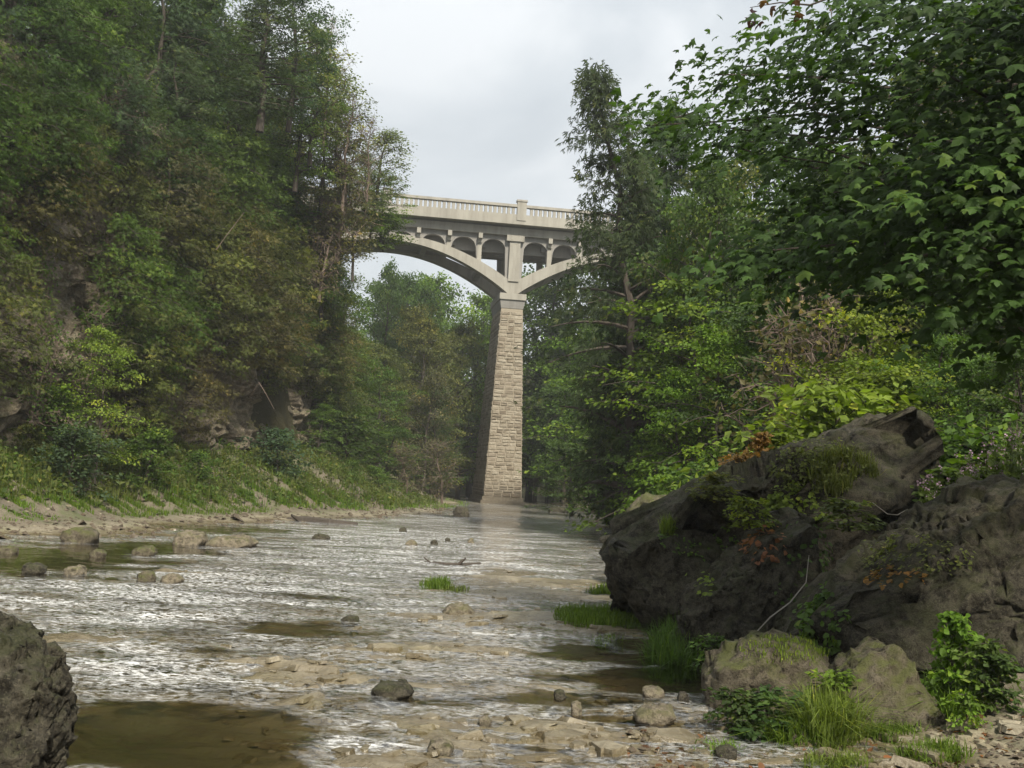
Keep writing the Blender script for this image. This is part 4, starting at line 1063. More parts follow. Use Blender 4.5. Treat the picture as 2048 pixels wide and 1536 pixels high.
# fill: cedars and shrubs crowding the cliff
BARE = [(75, 570, 60, 110), (215, 400, 25, 40), (440, 835, 60, 45), (635, 470, 38, 60), (560, 845, 40, 28)]
keys = ['ledge0', 'ledge1', 'ledge2']
cnt = 0; tries = 0; placed = []
while cnt < 190 and tries < 6000:
    tries += 1
    y = 13 + 55 * rg.random() ** .85; h = rg.uniform(.2, 15.2)
    p = cliff_pt(np.array([y]), np.array([h]))[0]
    q = proj(p)
    if q[0] < -250 or q[0] > 800 or q[1] < -350 or q[1] > 900: continue
    r_px = 1.15 / y * FPX
    if any(((q[0] - a) / (c_ + r_px * .75)) ** 2 + ((q[1] - r_px * .7 - b) / (d_ + r_px * .8)) ** 2 < 1 for a, b, c_, d_ in BARE): continue
    if q[0] < 330 and 380 < q[1] < 900 and ((q[0] + 20 - 70) / 110) ** 2 + ((q[1] - 60 - 570) / 150) ** 2 < 1: continue
    if any((y - a) ** 2 + (h - b) ** 2 < 1.0 for a, b in placed): continue
    placed.append((y, h)); cnt += 1
    top = h > 12
    if top: key, H = ('cedar%d' % rg.integers(3), rg.uniform(4.5, 8)) if rg.random() < .6 else ('wood%d' % rg.integers(3), rg.uniform(5, 8))
    elif rg.random() < .72: key, H = keys[rg.integers(3)], rg.uniform(2.4, 4.2)
    elif rg.random() < .5: key, H = 'shrub%d' % rg.integers(3), rg.uniform(1.6, 2.8)
    else: key, H = 'scrub%d' % rg.integers(3), rg.uniform(1.8, 3.0)
    hi = q[1] < 420
    color = rg.choice(['cedar', 'deep', 'mid', 'blue', 'mid'] if hi else ['olive', 'olive', 'mid', 'mid', 'khaki'])
    lab = {'l': 'dark cedar clinging to the rock of the left cliff', 'c': 'tall cedar on the rim of the left cliff', 'w': 'leafy tree on the rim of the left cliff', 's': 'leafy bush rooted on a ledge of the left cliff'}
    g = {'l': 'cedars clinging to the left cliff', 'c': 'cedars on the cliff rim', 'w': 'trees on the cliff rim', 's': 'bushes on the cliff ledges'}
    ch = key[0]
    if key.startswith('scrub'): lb, gp = 'twiggy brown bush rooted on a ledge of the left cliff', 'twiggy bushes on the cliff ledges'
    elif ch == 'l' and not hi: lb, gp = 'olive cedar clinging to the lower left cliff', 'olive cedars on the lower cliff'
    else: lb, gp = lab[ch], g[ch]
    sz = 'small' if H < 2.7 else ('tall' if H > 6.3 else 'middling')
    lb = {'s': 'leafy bush', 'c': str(color).replace('deep', 'dark').replace('mid', 'green').replace('blue', 'bluish').replace('cedar', 'dark') + ' rim cedar', 'w': 'leafy rim tree', 'l': str(color).replace('deep', 'dark').replace('mid', 'green').replace('blue', 'bluish').replace('cedar', 'dark') + ' cliff cedar'}[ch] if not key.startswith('scrub') else 'twiggy bush'
    lb = sz.replace('middling', 'medium') + ' ' + lb + ' ' + where('cliff', p, H)
    plant(key, tuple(p), H, str(color), lb, gp, rz=rg.uniform(-.6, .6) if ch == 'l' else None)

# ------------------------------------------------------------------ beyond the bridge and between
FAR = [  # px, top py, distance, key, colour, label, wide
 (770, 525, 92, 'wood0', 'deep', 'round dark tree with sky gaps showing under the left arch', .5),
 (835, 545, 96, 'wood1', 'deep', 'dark tree crown under the left arch beside the round one', .6),
 (800, 568, 108, 'wood1', 'mid', 'green tree filling the gap between the two crowns under the left arch', .9),
 (868, 556, 110, 'wood0', 'mid', 'green tree behind the yellow-green one under the left arch', .9),
 (905, 560, 100, 'wood2', 'bright', 'yellow-green tree under the left arch near the pier', .8),
 (960, 575, 104, 'wood0', 'bright', 'light green tree right behind the pier top', .8),
 (855, 610, 84, 'wood1', 'olive', 'olive-brown tree left of the pier at half height', .7),
 (820, 640, 80, 'wood2', 'olive', 'olive tree below the round dark tree', .9),
 (935, 640, 88, 'wood0', 'olive', 'tall olive tree touching the left side of the pier', .8),
 (690, 650, 64, 'wood1', 'mid', 'mid green tree between the cliff end and the valley', .8),
 (690, 690, 60, 'maple1', 'mid', 'green maple at the foot of the cliff end', 1.0),
 (770, 720, 66, 'maple2', 'mid', 'green maple in the middle of the dark hollow left of the pier', .9),
 (860, 740, 74, 'scrub2', 'khaki', 'brown twiggy bush in the hollow left of the pier', 1.0),
 (890, 770, 77, 'wood2', 'deep', 'dark tree low beside the pier', .7),
 (640, 800, 54, 'maple0', 'mid', 'small green maple on the slope right of the cave mouth', 1.0),
 (700, 830, 58, 'shrub2', 'deep', 'dark bush at the back of the grassy slope', 1.6),
 (780, 850, 62, 'shrub0', 'deep', 'very dark bush in the shaded hollow left of the pier', 1.6),
 (1080, 545, 98, 'wood1', 'mid', 'grey-green tree under the right arch beside the pier', .9),
 (1150, 530, 94, 'wood2', 'mid', 'grey-green tree filling the middle of the right arch', .9),
 (1215, 520, 88, 'wood0', 'deep', 'dark tree under the right end of the bridge', .9),
 (1120, 610, 92, 'maple2', 'bright', 'layered green tree right of the pier cap', .9),
 (1220, 640, 70, 'maple0', 'bright', 'layered maple halfway up the right bank', .95),
 (1085, 680, 92, 'wood2', 'mid', 'dark tree right of the pier shaft', .7),
 (1140, 740, 84, 'maple1', 'mid', 'dark layered tree right of the lower pier', .8),
 (1225, 790, 62, 'maple0', 'mid', 'green maple above the dark water gap', .9),
 (1100, 830, 92, 'wood0', 'deep', 'deep shaded tree overhanging the water right of the pier', .7),
 (1230, 850, 52, 'maple2', 'bright', 'light green maple leaning over the dark boulder', .85),
 (1150, 880, 58, 'shrub1', 'deep', 'dark bush overhanging the water right of the pier', 1.5),
 (1200, 900, 50, 'scrub1', 'khaki', 'bare twiggy bush above the dark boulder', 1.2),
 (1265, 925, 44, 'shrub0', 'bright', 'bright leafy bush right above the dark boulder', 1.2),
]
for i, (px, py, d, key, col, lab, w) in enumerate(FAR): P(px, py, d, key, col, lab, wide=w)
cnt = 0
while cnt < 46:
    y = rg.uniform(104, 150); x = rg.uniform(-40, 42)
    z = float(ground_z(x, y)[0]); H = rg.uniform(9, 13)
    if z + H > 23.5: H = max(5, 23.5 - z)
    q = proj(np.array([x, y, z + H]))
    if 700 < q[0] < 1000 and q[1] < 560: continue
    plant('wood%d' % rg.integers(3), (x, y, z - .3), H, str(rg.choice(['mid', 'deep', 'olive', 'mid'])), 'far-wood tree ' + where('far', (x, y, z), H), 'trees closing the valley', wide=rg.uniform(.85, 1.1)); cnt += 1
# behind the left valley opening and left bank past the cliff
for (x, y, H, k, c) in [(-9, 76, 9, 'wood0', 'olive'), (-13, 80, 11, 'wood1', 'mid'), (-7, 90, 10, 'wood2', 'olive'), (-12, 92, 10, 'wood0', 'khaki'), (-17, 88, 10, 'wood1', 'mid'), (-6, 100, 10, 'wood2', 'mid'), (-10.5, 70, 8, 'maple2', 'olive'), (-5.5, 80, 7, 'maple0', 'olive'), (-16, 100, 9, 'wood0', 'deep')]:
    plant(k, (x, y, float(ground_z(x, y)[0]) - .2), H, c, {'wood': 'dense', 'mapl': 'layered'}[k[:4]] + ' ' + {'mid': 'green', 'deep': 'dark'}.get(c, c) + ' far-bank tree ' + where('far', (x, y, 2), H), 'trees on the far left bank')

# ------------------------------------------------------------------ right bank
P(1298, 132, 36, 'cedar0', 'cedar', 'tall dark cedar against the sky hiding the right end of the bridge', wide=.74)
P(1300, 290, 38, 'cedar1', 'cedar', 'shorter dark cedar in front of the bridge railing', wide=.8)
P(1345, 190, 40, 'cedar2', 'cedar', 'dark cedar behind the tall one, right of it', wide=.95)
P(1290, 420, 42, 'cedar2', 'deep', 'dark cedar crown below the bridge deck at the right', wide=.9)
RB = [
 (1400, 320, 31, 'wood0', 'mid', 'light yellow-green tree lit behind the tall cedar', .62),
 (1480, 330, 34, 'wood1', 'olive', 'olive tree between the cedar and the big maple', .7),
 (1380, 470, 40, 'wood2', 'deep', 'dark tree under the tall cedar', .7),
 (1410, 535, 30, 'maple0', 'bright', 'sunlit layered maple in the middle of the right bank', .95),
 (1500, 545, 33, 'maple1', 'mid', 'green maple behind the sunlit layered maple', .9),
 (1330, 620, 35, 'maple2', 'mid', 'green maple left of the sunlit layered maple', .8),
 (1310, 700, 38, 'maple1', 'mid', 'lower green maple reaching over the water', .8),
 (1455, 650, 27, 'maple2', 'bright', 'bright low maple boughs above the dark hollow', .85),
 (1375, 740, 30, 'maple0', 'bright', 'bright maple with tiers of leaves over the dark hollow', .65),
 (1560, 560, 26, 'maple1', 'deep', 'dark feathery tree behind the yellow-green bush', .8),
 (1620, 560, 30, 'wood1', 'deep', 'dark tree behind the twiggy brown bush', .7),
 (1330, 880, 31, 'maple1', 'mid', 'drooping maple bough near the pale boulder', .7),
 (1420, 935, 22, 'shrub1', 'mid', 'low green bush behind the huge tilted boulder', 1.2),
 (1340, 950, 24, 'shrub2', 'bright', 'leafy green bush above the pale boulder', 1.0),
 (1600, 840, 20, 'cedar1', 'blue', 'small dark cedar behind the ridge of the huge boulder', 1.3),
 
 
 
 (1570, 690, 22, 'scrub2', 'khaki', 'twiggy brown bush with dry flower heads', .9),
 (1700, 640, 21, 'scrub0', 'khaki', 'brown thicket inside the yellow-green bush', .9),
 (1730, 570, 19.5, 'maple2', 'yellow', 'bright yellow-green bush behind the peak of the huge boulder', .75),
 (1680, 690, 18.5, 'shrub0', 'yellow', 'sunlit yellow bush left of the boulder peak', 1.1),
 (1740, 720, 17.5, 'shrub1', 'yellow', 'yellow-green leaf mound right above the boulder peak', 1.1),
 (1665, 790, 16.5, 'shrub2', 'yellow', 'pale-leaved bush spilling on the boulder ridge', 1.2),
 (1850, 640, 18, 'maple0', 'mid', 'green tree right of the boulder peak', .7),
 (1930, 700, 16, 'maple1', 'mid', 'green tree above the pink flowers', .75),
 (2030, 660, 15, 'maple2', 'deep', 'dark green tree at the right edge above the ridge boulder', .8),
 (1960, 560, 22, 'wood2', 'deep', 'dark tree deep in the right-hand wood', .8),
 (1800, 430, 26, 'wood0', 'mid', 'tree in the wood behind the big maple boughs', .8),
 (1660, 300, 30, 'wood1', 'mid', 'tree behind the upper maple boughs', .8),
 (1780, 120, 28, 'wood2', 'mid', 'tall tree behind the maple at the upper right', .7),
 (1900, 40, 24, 'wood0', 'olive', 'tall olive tree at the upper right corner', .75),
 (2040, 200, 22, 'wood1', 'deep', 'dark tree at the right edge behind the maple boughs', .8),
 (1540, 220, 36, 'wood2', 'deep', 'dark tree crown left of the upper maple boughs', .75),
 (1900, 860, 14.5, 'shrub1', 'mid', 'bush behind the pink flowers', 1.2),
]
for px, py, d, key, col, lab, w in RB: P(px, py, d, key, col, lab, wide=w)
P(1545, 862, 13.8, 'fern1', 'yellow', 'yellow-leaved sapling on the ridge of the huge boulder', py_base=960, wide=1.2)
P(1575, 885, 13.8, 'fern0', 'yellow', 'small yellow-green seedling beside the yellow-leaved sapling', py_base=950, wide=1.2)
P(1515, 860, 13.7, 'fern1', 'orange', 'orange-leaved autumn sapling above the huge boulder', py_base=965, wide=.8)
P(1475, 910, 13.6, 'fern0', 'orange', 'small reddish-orange seedling on the slope of the huge boulder', py_base=985, wide=1.0)
P(1495, 925, 13.6, 'fern0', 'yellow', 'yellow-green seedling right of the reddish-orange one', py_base=985, wide=1.1)
cnt = 0
while cnt < 44:
    y = rg.uniform(18, 90); x = float(xr(y)) + rg.uniform(5, 22)
    q = proj(np.array([x, y, float(ground_z(x, y)[0]) + 4]))
    if q[0] < 1180 or q[0] > 2500: continue
    z = float(ground_z(x, y)[0]); H = rg.uniform(6, 10)
    tq = proj(np.array([x, y, z + H]))
    if tq[0] < 1500 and tq[1] < 520: H = max(3.0, H * .55)
    plant(str(rg.choice(['wood0', 'wood1', 'wood2', 'maple0', 'maple1'])), (x, y, z - .3), H, str(rg.choice(['mid', 'deep', 'deep', 'olive'])), 'green hillside tree ' + where('right', (x, y, z), H), 'trees on the right hillside'); cnt += 1

# ------------------------------------------------------------------ big maple overhanging at the upper right
NM = np.random.default_rng(31)
maple = thing('maple_tree', 'big near maple whose large-leaved boughs overhang the upper right', 'tree', loc=(7.2, 9.8, 0.9))
poly = np.array([(1250, 230), (1290, 175), (1345, 190), (1370, 130), (1410, 105), (1450, 150), (1480, 70), (1560, 70), (1600, 30), (1660, -20), (2250, -60), (2250, 640), (2000, 640), (1900, 610), (1830, 600), (1720, 560), (1600, 575), (1520, 545), (1470, 520), (1540, 440), (1580, 350), (1480, 310), (1410, 300), (1330, 270)], float)
def inpoly(p):
    a = poly; b = np.roll(poly, -1, 0)
    c = ((a[:, 1] > p[1]) != (b[:, 1] > p[1])) & (p[0] < (b[:, 0] - a[:, 0]) * (p[1] - a[:, 1]) / (b[:, 1] - a[:, 1] + 1e-9) + a[:, 0])
    return c.sum() % 2 == 1
tk = MB()
base = np.array([7.2, 9.8, 0.7]); tp = [base, base + [-.1, -.1, 1.6], base + [.1, .05, 3.2], base + [-.1, .2, 5.0], base + [.1, .1, 7.2]]
tk.tube(np.array(tp) - base + [0, 0, -.2], [.24, .21, .17, .12, .05], 9)
Cs = []
while len(Cs) < 260:
    p = NM.uniform([1225, -60], [2250, 650])
    if not inpoly(p): continue
    d = 12.2 - 4.6 * (p[0] - 1225) / 825 + NM.normal() * .8
    d = max(d, 6.9)
    Cs.append(at(p[0], p[1], d))
Cs = np.array(Cs)
Os = norm(np.stack([Cs[:, 0] - base[0], Cs[:, 1] - base[1], 0 * Cs[:, 0]], -1) + NM.normal(size=Cs.shape) * .3)
order = NM.permutation(len(Cs))[:70]
for k in order:
    c = Cs[k]; hb = np.clip((c[2] - base[2]) * .75 - .2, .8, 6.5)
    p0 = np.array([base[0], base[1], base[2] + hb]); s = np.linspace(0, 1, 8)[:, None]
    pts = p0 + (c - p0) * s + np.array([0, 0, NM.uniform(-.1, .7)]) * np.sin(s * math.pi) + NM.normal(size=(8, 3)) * .12 * s * (1 - s) * 3
    tk.tube(pts - base, np.linspace(.035, .007, 8), 5)
mt_ = tk.mesh('trunk', M_bark); link('trunk', mt_, maple).location = base - np.array(maple.location)
per = 58
C2 = np.repeat(Cs, per, 0); O2 = np.repeat(Os, per, 0); n = len(C2)
off = NM.normal(size=(n, 3)) * np.array([.30, .30, .10]); off[:, 2] -= .5 * (off[:, 0] ** 2 + off[:, 1] ** 2)
LP = C2 + off
LN = np.array([0, 0, 1.0]) + O2 * .45 + NM.normal(size=(n, 3)) * .38 + np.array([0, -.35, 0])
LD = O2 * .8 + off * np.array([1.6, 1.6, 0]) + NM.normal(size=(n, 3)) * .35 - np.array([0, 0, .45])
LS = np.clip(NM.normal(.080, .022, n), .04, .125)
LT = np.clip(np.repeat(NM.normal(.42, .22, len(Cs)), per) + NM.normal(0, .12, n), 0, 1)
MAPLE_COL = (.048, .092, .019, 1)
T, G = TPL['maple']
leaf_me = mesh('leaf', T, [np.asarray(g) for g in G], M_leaf, {'tint': np.full(len(T), .5)})
q = proj(LP); vis = (q[:, 0] > 0) & (q[:, 0] < 2048) & (q[:, 1] > 0) & (q[:, 1] < 640)
big = np.argsort(-(LS / LP[:, 1]) * vis)[:900]; big = NM.choice(big, 300, replace=False)
rest = q[:, 0] > 1232; big = big[rest[big]]; rest[big] = False
mbl = MB(); leaf_geo(mbl, LP[rest] - base, LN[rest], LD[rest], LS[rest], 'maple', LT[rest])
fo = link('foliage', mbl.mesh('foliage', M_leaf), maple, kind='stuff'); fo.location = base - np.array(maple.location); fo.color = MAPLE_COL
Nn = norm(LN); Dd = norm(LD - (LD * Nn).sum(1)[:, None] * Nn); Ss = np.cross(Dd, Nn)
mloc = np.array(maple.location)
for i in big:
    o = link('leaf', leaf_me, maple); M = Matrix.Identity(4)
    for k in range(3): M[k][0] = Ss[i, k] * LS[i]; M[k][1] = Dd[i, k] * LS[i]; M[k][2] = Nn[i, k] * LS[i]; M[k][3] = LP[i, k] - mloc[k]
    o.matrix_local = M; f = .6 + .9 * LT[i]; o.color = (MAPLE_COL[0] * f, MAPLE_COL[1] * f, MAPLE_COL[2] * f, 1)
# hanging twig with dark and rusty leaves at the top edge
tw = thing('leafy_twig', 'thin twig with purple-brown autumn leaves hanging at the top edge against the sky', 'twig', loc=at(1700, -20, 9.0))
tb = MB(); tl = np.array(tw.location); pts = [np.array(at(x, y, 9.0)) - tl for x, y in ((1700, -20), (1620, 10), (1560, 5), (1500, 15))]
tb.tube(pts, [.012, .009, .006, .003], 5); link('stem', tb.mesh('stem', M_bark), tw)
for j, (x, y) in enumerate([(1497, 35), (1512, 45), (1525, 42), (1500, 20), (1545, 12), (1570, 20), (1600, 25), (1620, 40), (1585, -5), (1650, 30), (1530, 0), (1640, 55), (1660, 15)]):
    o = link('leaf', leaf_me, tw); o.location = np.array(at(x, y, 9.0 + NM.normal() * .1)) - tl
    o.rotation_euler = (R(90) + NM.normal() * .6, R(180) + NM.normal() * .5, NM.uniform(0, 6)); o.scale = (.06, .10, .1) if j < 4 else (.09,) * 3
    o.color = (.045, .022, .03, 1) if j < 4 else [(.10, .05, .03, 1), (.05, .07, .02, 1)][j % 2]

# ------------------------------------------------------------------ grasses
def grass_mesh(mb, rng, X, Y, Z, hgt, wid, tint, lean=.5):
    n = len(X); az = rng.uniform(0, 6.283, n); L = np.abs(rng.normal(0, lean, n)); h = hgt * rng.uniform(.5, 1.25, n)
    dx, dy = np.cos(az), np.sin(az); B = np.stack([X, Y, Z], -1); w = np.stack([-dy, dx, 0 * dx], -1) * (wid * rng.uniform(.7, 1.3, n))[:, None]
    D = np.stack([dx * L, dy * L, 0 * L], -1)
    m = B + (D * .35 + np.array([0, 0, .6])) * h[:, None]; t = B + (D * 1.0 + np.stack([0 * L, 0 * L, 1 - .25 * L], -1)) * h[:, None]
    V = np.stack([B - w, B + w, m + w * .7, m - w * .7, t], 1); o = (np.arange(n) * 5)[:, None]
    mb.add(V.reshape(-1, 3), [np.array([[0, 1, 2, 3]]) + o, np.array([[3, 2, 4]]) + o], np.repeat(tint, 5))
def grass_patch(name, label, cat, px, py, rx, ry, n, h, wid, color, kind=None, group=None, lean=.5, rock=None):
    rng = np.random.default_rng(int(px * 7 + py)); c = gnd(px, py)
    if rock is None:
        a = rng.uniform(0, 6.283, n); r = np.sqrt(rng.random(n)); qx, qy = px + rx * r * np.cos(a), py + ry * r * np.sin(a)

        # walk the ray onto the real ground
        dd = 4.5 * (100 / 4.5) ** (np.arange(260) / 259)
        Rv = np.array([ray(x, y) for x, y in zip(qx, qy)]); Rv = Rv / Rv[:, 1:2]
        XX, ZZ = Rv[:, 0:1] * dd[None], CAM[2] + Rv[:, 2:3] * dd[None]
        under = ZZ < bank(XX, np.broadcast_to(dd[None], XX.shape)); k_ = np.where(under.any(1), under.argmax(1), 259)
        G = np.stack([Rv[:, 0] * dd[k_], dd[k_], 0 * Rv[:, 0]], -1) + rng.normal(size=(n, 3)) * .04 * np.array([1, 1, 0])
        if n > 1900: G = G[fbm(G * .9, 3, 5) > -.2]
        z = bed_z(G[:, 0], G[:, 1])
        ok = G[:, 1] < 95; G, z = G[ok], z[ok]
    else:
        X, Nn, _ = ROCKS[rock]; qq = proj(X); m = ((qq[:, 0] - px) / rx) ** 2 + ((qq[:, 1] - py) / ry) ** 2 < 1
        m &= (Nn[:, 2] > .15) | (Nn[:, 1] < -.3); idx = np.where(m)[0]
        if len(idx) == 0: return None
        G = X[rng.choice(idx, n)] + rng.normal(size=(n, 3)) * .02; z = G[:, 2]
    mb = MB(); o0 = np.array([G[:, 0].mean(), G[:, 1].mean(), z.mean()])
    grass_mesh(mb, rng, G[:, 0] - o0[0], G[:, 1] - o0[1], z - o0[2] - .01, h, wid, np.clip(rng.normal(.5, .2, len(G)), 0, 1), lean)
    o = link(name, mb.mesh(name, M_leaf)); o.location = o0; o.color = (*(C_[color] if isinstance(color, str) else color), 1)
    if kind: o['kind'] = kind
    if label: o['label'] = label; o['category'] = cat
    if group: o['group'] = group
    return o
GREEN = (.105, .165, .022); LIME = (.125, .170, .03)
grass_patch('grass_tuft', 'bright green grass tuft alone in the middle of the shallows', 'grass', 872, 1172, 26, 8, 700, .16, .006, GREEN)
grass_patch('grass_tuft', 'thin pale grass just right of the midstream tuft', 'grass', 910, 1182, 24, 6, 200, .10, .005, LIME)
grass_patch('grass_patch', 'bright green grass patch at the water edge under the huge tilted boulder', 'grass', 1215, 1240, 100, 22, 4200, .13, .006, GREEN)
grass_patch('grass_patch', 'small green grass strip left of the huge boulder, above the larger patch', 'grass', 1215, 1187, 36, 8, 700, .12, .006, GREEN, kind='stuff')
grass_patch('grass_patch', 'low green weed at the pool edge below the large grass patch', 'grass', 1215, 1282, 24, 8, 300, .10, .006, GREEN)
grass_patch('grass_tuft', 'tall grass between the huge boulder and the brown block', 'grass', 1345, 1310, 40, 22, 1300, .40, .007, 'mid', lean=.7)
grass_patch('grass_tuft', 'tall arching yellow-green grass clump in front of the tan angular boulder', 'grass', 1660, 1480, 48, 20, 900, .36, .0055, LIME, lean=.95)
grass_patch('grass_tuft', 'dense bright grass left of the arching clump', 'grass', 1590, 1478, 50, 16, 900, .18, .0055, GREEN, lean=.95)
grass_patch('grass_tuft', 'green grass between the mossy-topped and the tan angular boulder', 'grass', 1625, 1420, 36, 20, 500, .24, .006, 'bright', lean=.95)
grass_patch('grass_tuft', 'grass strip below the tan angular boulder', 'grass', 1760, 1470, 70, 12, 700, .12, .005, GREEN, lean=.95)
grass_patch('grass_tuft', 'green grass right of the tan angular boulder', 'grass', 1905, 1405, 40, 40, 900, .24, .006, 'bright', lean=.95)
grass_patch('grass_tuft', 'bright grass at the bottom edge below the tan boulder', 'grass', 1860, 1515, 60, 14, 700, .12, .005, GREEN, lean=.95)
grass_patch('grass_tuft', 'low grass at the bottom edge left of centre right', 'grass', 1670, 1530, 60, 10, 500, .10, .005, LIME, lean=.95)
grass_patch('grass_tuft', 'little grass tuft on the gravel left of the dark triangular stone', 'grass', 1445, 1500, 30, 10, 250, .09, .005, 'bright', lean=.95)
grass_patch('grass_tuft', 'straw-coloured grass arching at the foot of the ridge boulder', 'grass', 1740, 1340, 40, 10, 420, .30, .005, 'pale', lean=.8)
grass_patch('grass_tuft', 'yellow-green grass fringe on the nose of the huge boulder', 'grass', 1320, 1055, 34, 22, 500, .16, .005, 'yellow', rock=L_BIG)
grass_patch('grass_tuft', 'dry hanging grass on the face of the huge boulder', 'grass', 1690, 960, 70, 45, 1600, .20, .005, 'olive', rock=L_BIG, lean=.9)
grass_patch('moss_patch', 'green moss and seedlings on top of the mossy-topped boulder', 'moss', 1570, 1302, 90, 22, 1600, .035, .004, 'yellow', rock=L_MOSSY)
# banks
grass_patch('grass', None, None, 330, 1018, 230, 15, 5200, .16, .010, GREEN, kind='stuff')
grass_patch('grass', None, None, 80, 1005, 130, 18, 2600, .14, .010, 'bright', kind='stuff')
grass_patch('grass', None, None, 700, 1008, 240, 13, 6000, .22, .016, 'bright', kind='stuff')
grass_patch('grass', None, None, 60, 1040, 60, 6, 500, .08, .008, 'bright', kind='stuff')
lg = MB(); r_ = np.random.default_rng(44)
Yg = 16 + 44 * r_.random(5200) ** 1.3; dl_ = r_.uniform(-.6, 4.5, 5200); Xg = xl(Yg) - dl_; Zg = bed_z(Xg, Yg)
for x, y, z in zip(Xg, Yg, Zg):
    s = .014 + r_.gamma(1.3, .022)
    V = r_.normal(size=(5, 3)) * .2 + np.array([[1, 0, 0], [0, .8, 0], [-1, 0, 0], [0, -.8, 0], [0, 0, .55]])
    lg.add(V * s + np.array([x, y, z + s * .1]), [[[0, 1, 4], [1, 2, 4], [2, 3, 4], [3, 0, 4]]], r_.random())
link('gravel', lg.mesh('gravel', M_gravel), kind='stuff')
grass_patch('grass', None, None, 200, 985, 260, 26, 3600, .13, .010, 'olive', kind='stuff')
grass_patch('grass', None, None, 520, 995, 200, 14, 3600, .20, .012, 'bright', kind='stuff')
grass_patch('grass', None, None, 40, 960, 120, 20, 1800, .16, .010, 'mid', kind='stuff')
def undergrowth(name, n, fx, color, leaf, h, seed, tpl='oval'):
    rng = np.random.default_rng(seed); X, Y = fx(rng, n); Z = bed_z(X, Y)
    keep = fbm(np.stack([X, Y, 0 * X], -1) * .8, 3, seed) > -.25; X, Y, Z = X[keep], Y[keep], Z[keep]; n = len(X)
    mb = MB(); c0 = np.array([X.mean(), Y.mean(), Z.mean()])
    hh = np.abs(rng.normal(0, h, n)); Pp = np.stack([X, Y, Z + hh], -1) - c0
    leaf_geo(mb, Pp, np.array([0, 0, 1.0]) + rng.normal(size=(n, 3)) * .6, rng.normal(size=(n, 3)), leaf * rng.uniform(.6, 1.4, n), tpl, np.clip(rng.normal(.45, .2, n) + .15 * fbm(np.stack([X, Y, 0 * X], -1) * .5, 2, seed + 1), 0, 1))
    grass_mesh(mb, rng, Pp[:, 0], Pp[:, 1], Z - c0[2], h * 1.8, .014, np.clip(rng.normal(.5, .2, n), 0, 1), .4)
    o = link(name, mb.mesh(name, M_leaf)); o.location = c0; o.color = (*C_[color], 1); o['kind'] = 'stuff'
def talus(rng, n):
    Y = 18 + 52 * rng.random(n) ** 1.2; a = xl(Y); b = xc(Y) - .3; t = rng.random(n) ** .75
    t0 = np.clip(2.6 / (a - b), 0, .8) * np.clip(1.2 - (Y - 20) / 60, .55, 1.2)
    return a + (b - a) * (t0 + (1 - t0) * t), Y
undergrowth('undergrowth', 26000, talus, 'olive', .15, .22, 91)
undergrowth('undergrowth', 14000, talus, 'mid', .14, .20, 92)
def rbank(rng, n):
    Y = 8 + 70 * rng.random(n) ** 1.5; return xr(Y) + 1.4 + np.where(Y < 20, 2.6, 0) + 9 * rng.random(n) ** 1.3, Y
undergrowth('undergrowth', 20000, rbank, 'mid', .13, .20, 93, 'broad')

# ------------------------------------------------------------------ plants on and round the boulders
def rock_leaves(name, label, cat, rock, px, py, rx, ry, n, size, tpl, color, spread=.05, up=.6):
    X, Nn, _ = ROCKS[rock]; qq = proj(X); m = (((qq[:, 0] - px) / rx) ** 2 + ((qq[:, 1] - py) / ry) ** 2 < 1) & (Nn[:, 1] < .5); idx = np.where(m)[0]
    if len(idx) == 0: print('no rock for', label); return
    r = np.random.default_rng(int(px + py)); k = r.choice(idx, n); B = X[k] + Nn[k] * np.abs(r.normal(0, spread, n))[:, None] + .015 * Nn[k]
    c0 = B.mean(0); mb = MB()
    leaf_geo(mb, B - c0, Nn[k] + np.array([0, 0, up]) + r.normal(size=(n, 3)) * .45, r.normal(size=(n, 3)) * .6 - np.array([0, 0, .6]), size * r.uniform(.6, 1.3, n), tpl, np.clip(r.normal(.5, .2, n), 0, 1))
    o = thing(name, label, cat, loc=c0, me=mb.mesh(name, M_leaf)); o.color = (*(C_[color] if isinstance(color, str) else color), 1)
rock_leaves('creeper', 'dark ivy hanging in the cleft between the brown block and the ridge boulder', 'ivy', L_FRONT, 1610, 1180, 50, 130, 420, .055, 'broad', 'deep', .08)
rock_leaves('creeper', 'green trailing weed draped over the upper face of the huge boulder', 'ivy', L_BIG, 1640, 940, 90, 50, 1300, .05, 'oval', 'olive', .07)
rock_leaves('creeper', 'yellowing creeper hanging down the middle of the huge boulder', 'ivy', L_BIG, 1590, 1020, 60, 45, 500, .05, 'broad', 'yellow', .06)
rock_leaves('creeper', 'rusty dead leaves caught on the ledge of the brown block', 'leaves', L_FRONT, 1530, 1090, 40, 36, 120, .06, 'broad', (.22, .10, .05), .03)
rock_leaves('creeper', 'small weeds dotted on the dark nose of the huge boulder', 'plant', L_BIG, 1400, 1080, 80, 40, 110, .05, 'oval', 'mid', .03)
rock_leaves('creeper', 'orange fallen leaves lying on the shoulder of the ridge boulder', 'leaves', L_RIDGE, 1790, 1160, 60, 22, 90, .05, 'broad', (.25, .14, .04), .02)
rock_leaves('creeper', 'olive weeds along the crest of the ridge boulder', 'plant', L_RIDGE, 1830, 1120, 110, 40, 420, .045, 'oval', 'olive', .06)
rock_leaves('creeper', 'dark leafy vine low in the shadow at the left of the ridge boulder', 'ivy', L_RIDGE, 1650, 1250, 40, 60, 260, .055, 'broad', 'mid', .06)
rock_leaves('creeper', 'yellow leaflets at the notch where the brown block meets the huge boulder', 'plant', L_FRONT, 1415, 1180, 18, 16, 60, .055, 'broad', 'yellow', .05)
P(1905, 1215, 8.1, 'fern1', 'bright', 'green leafy sapling in front of the ridge boulder', py_base=1400, wide=.75)
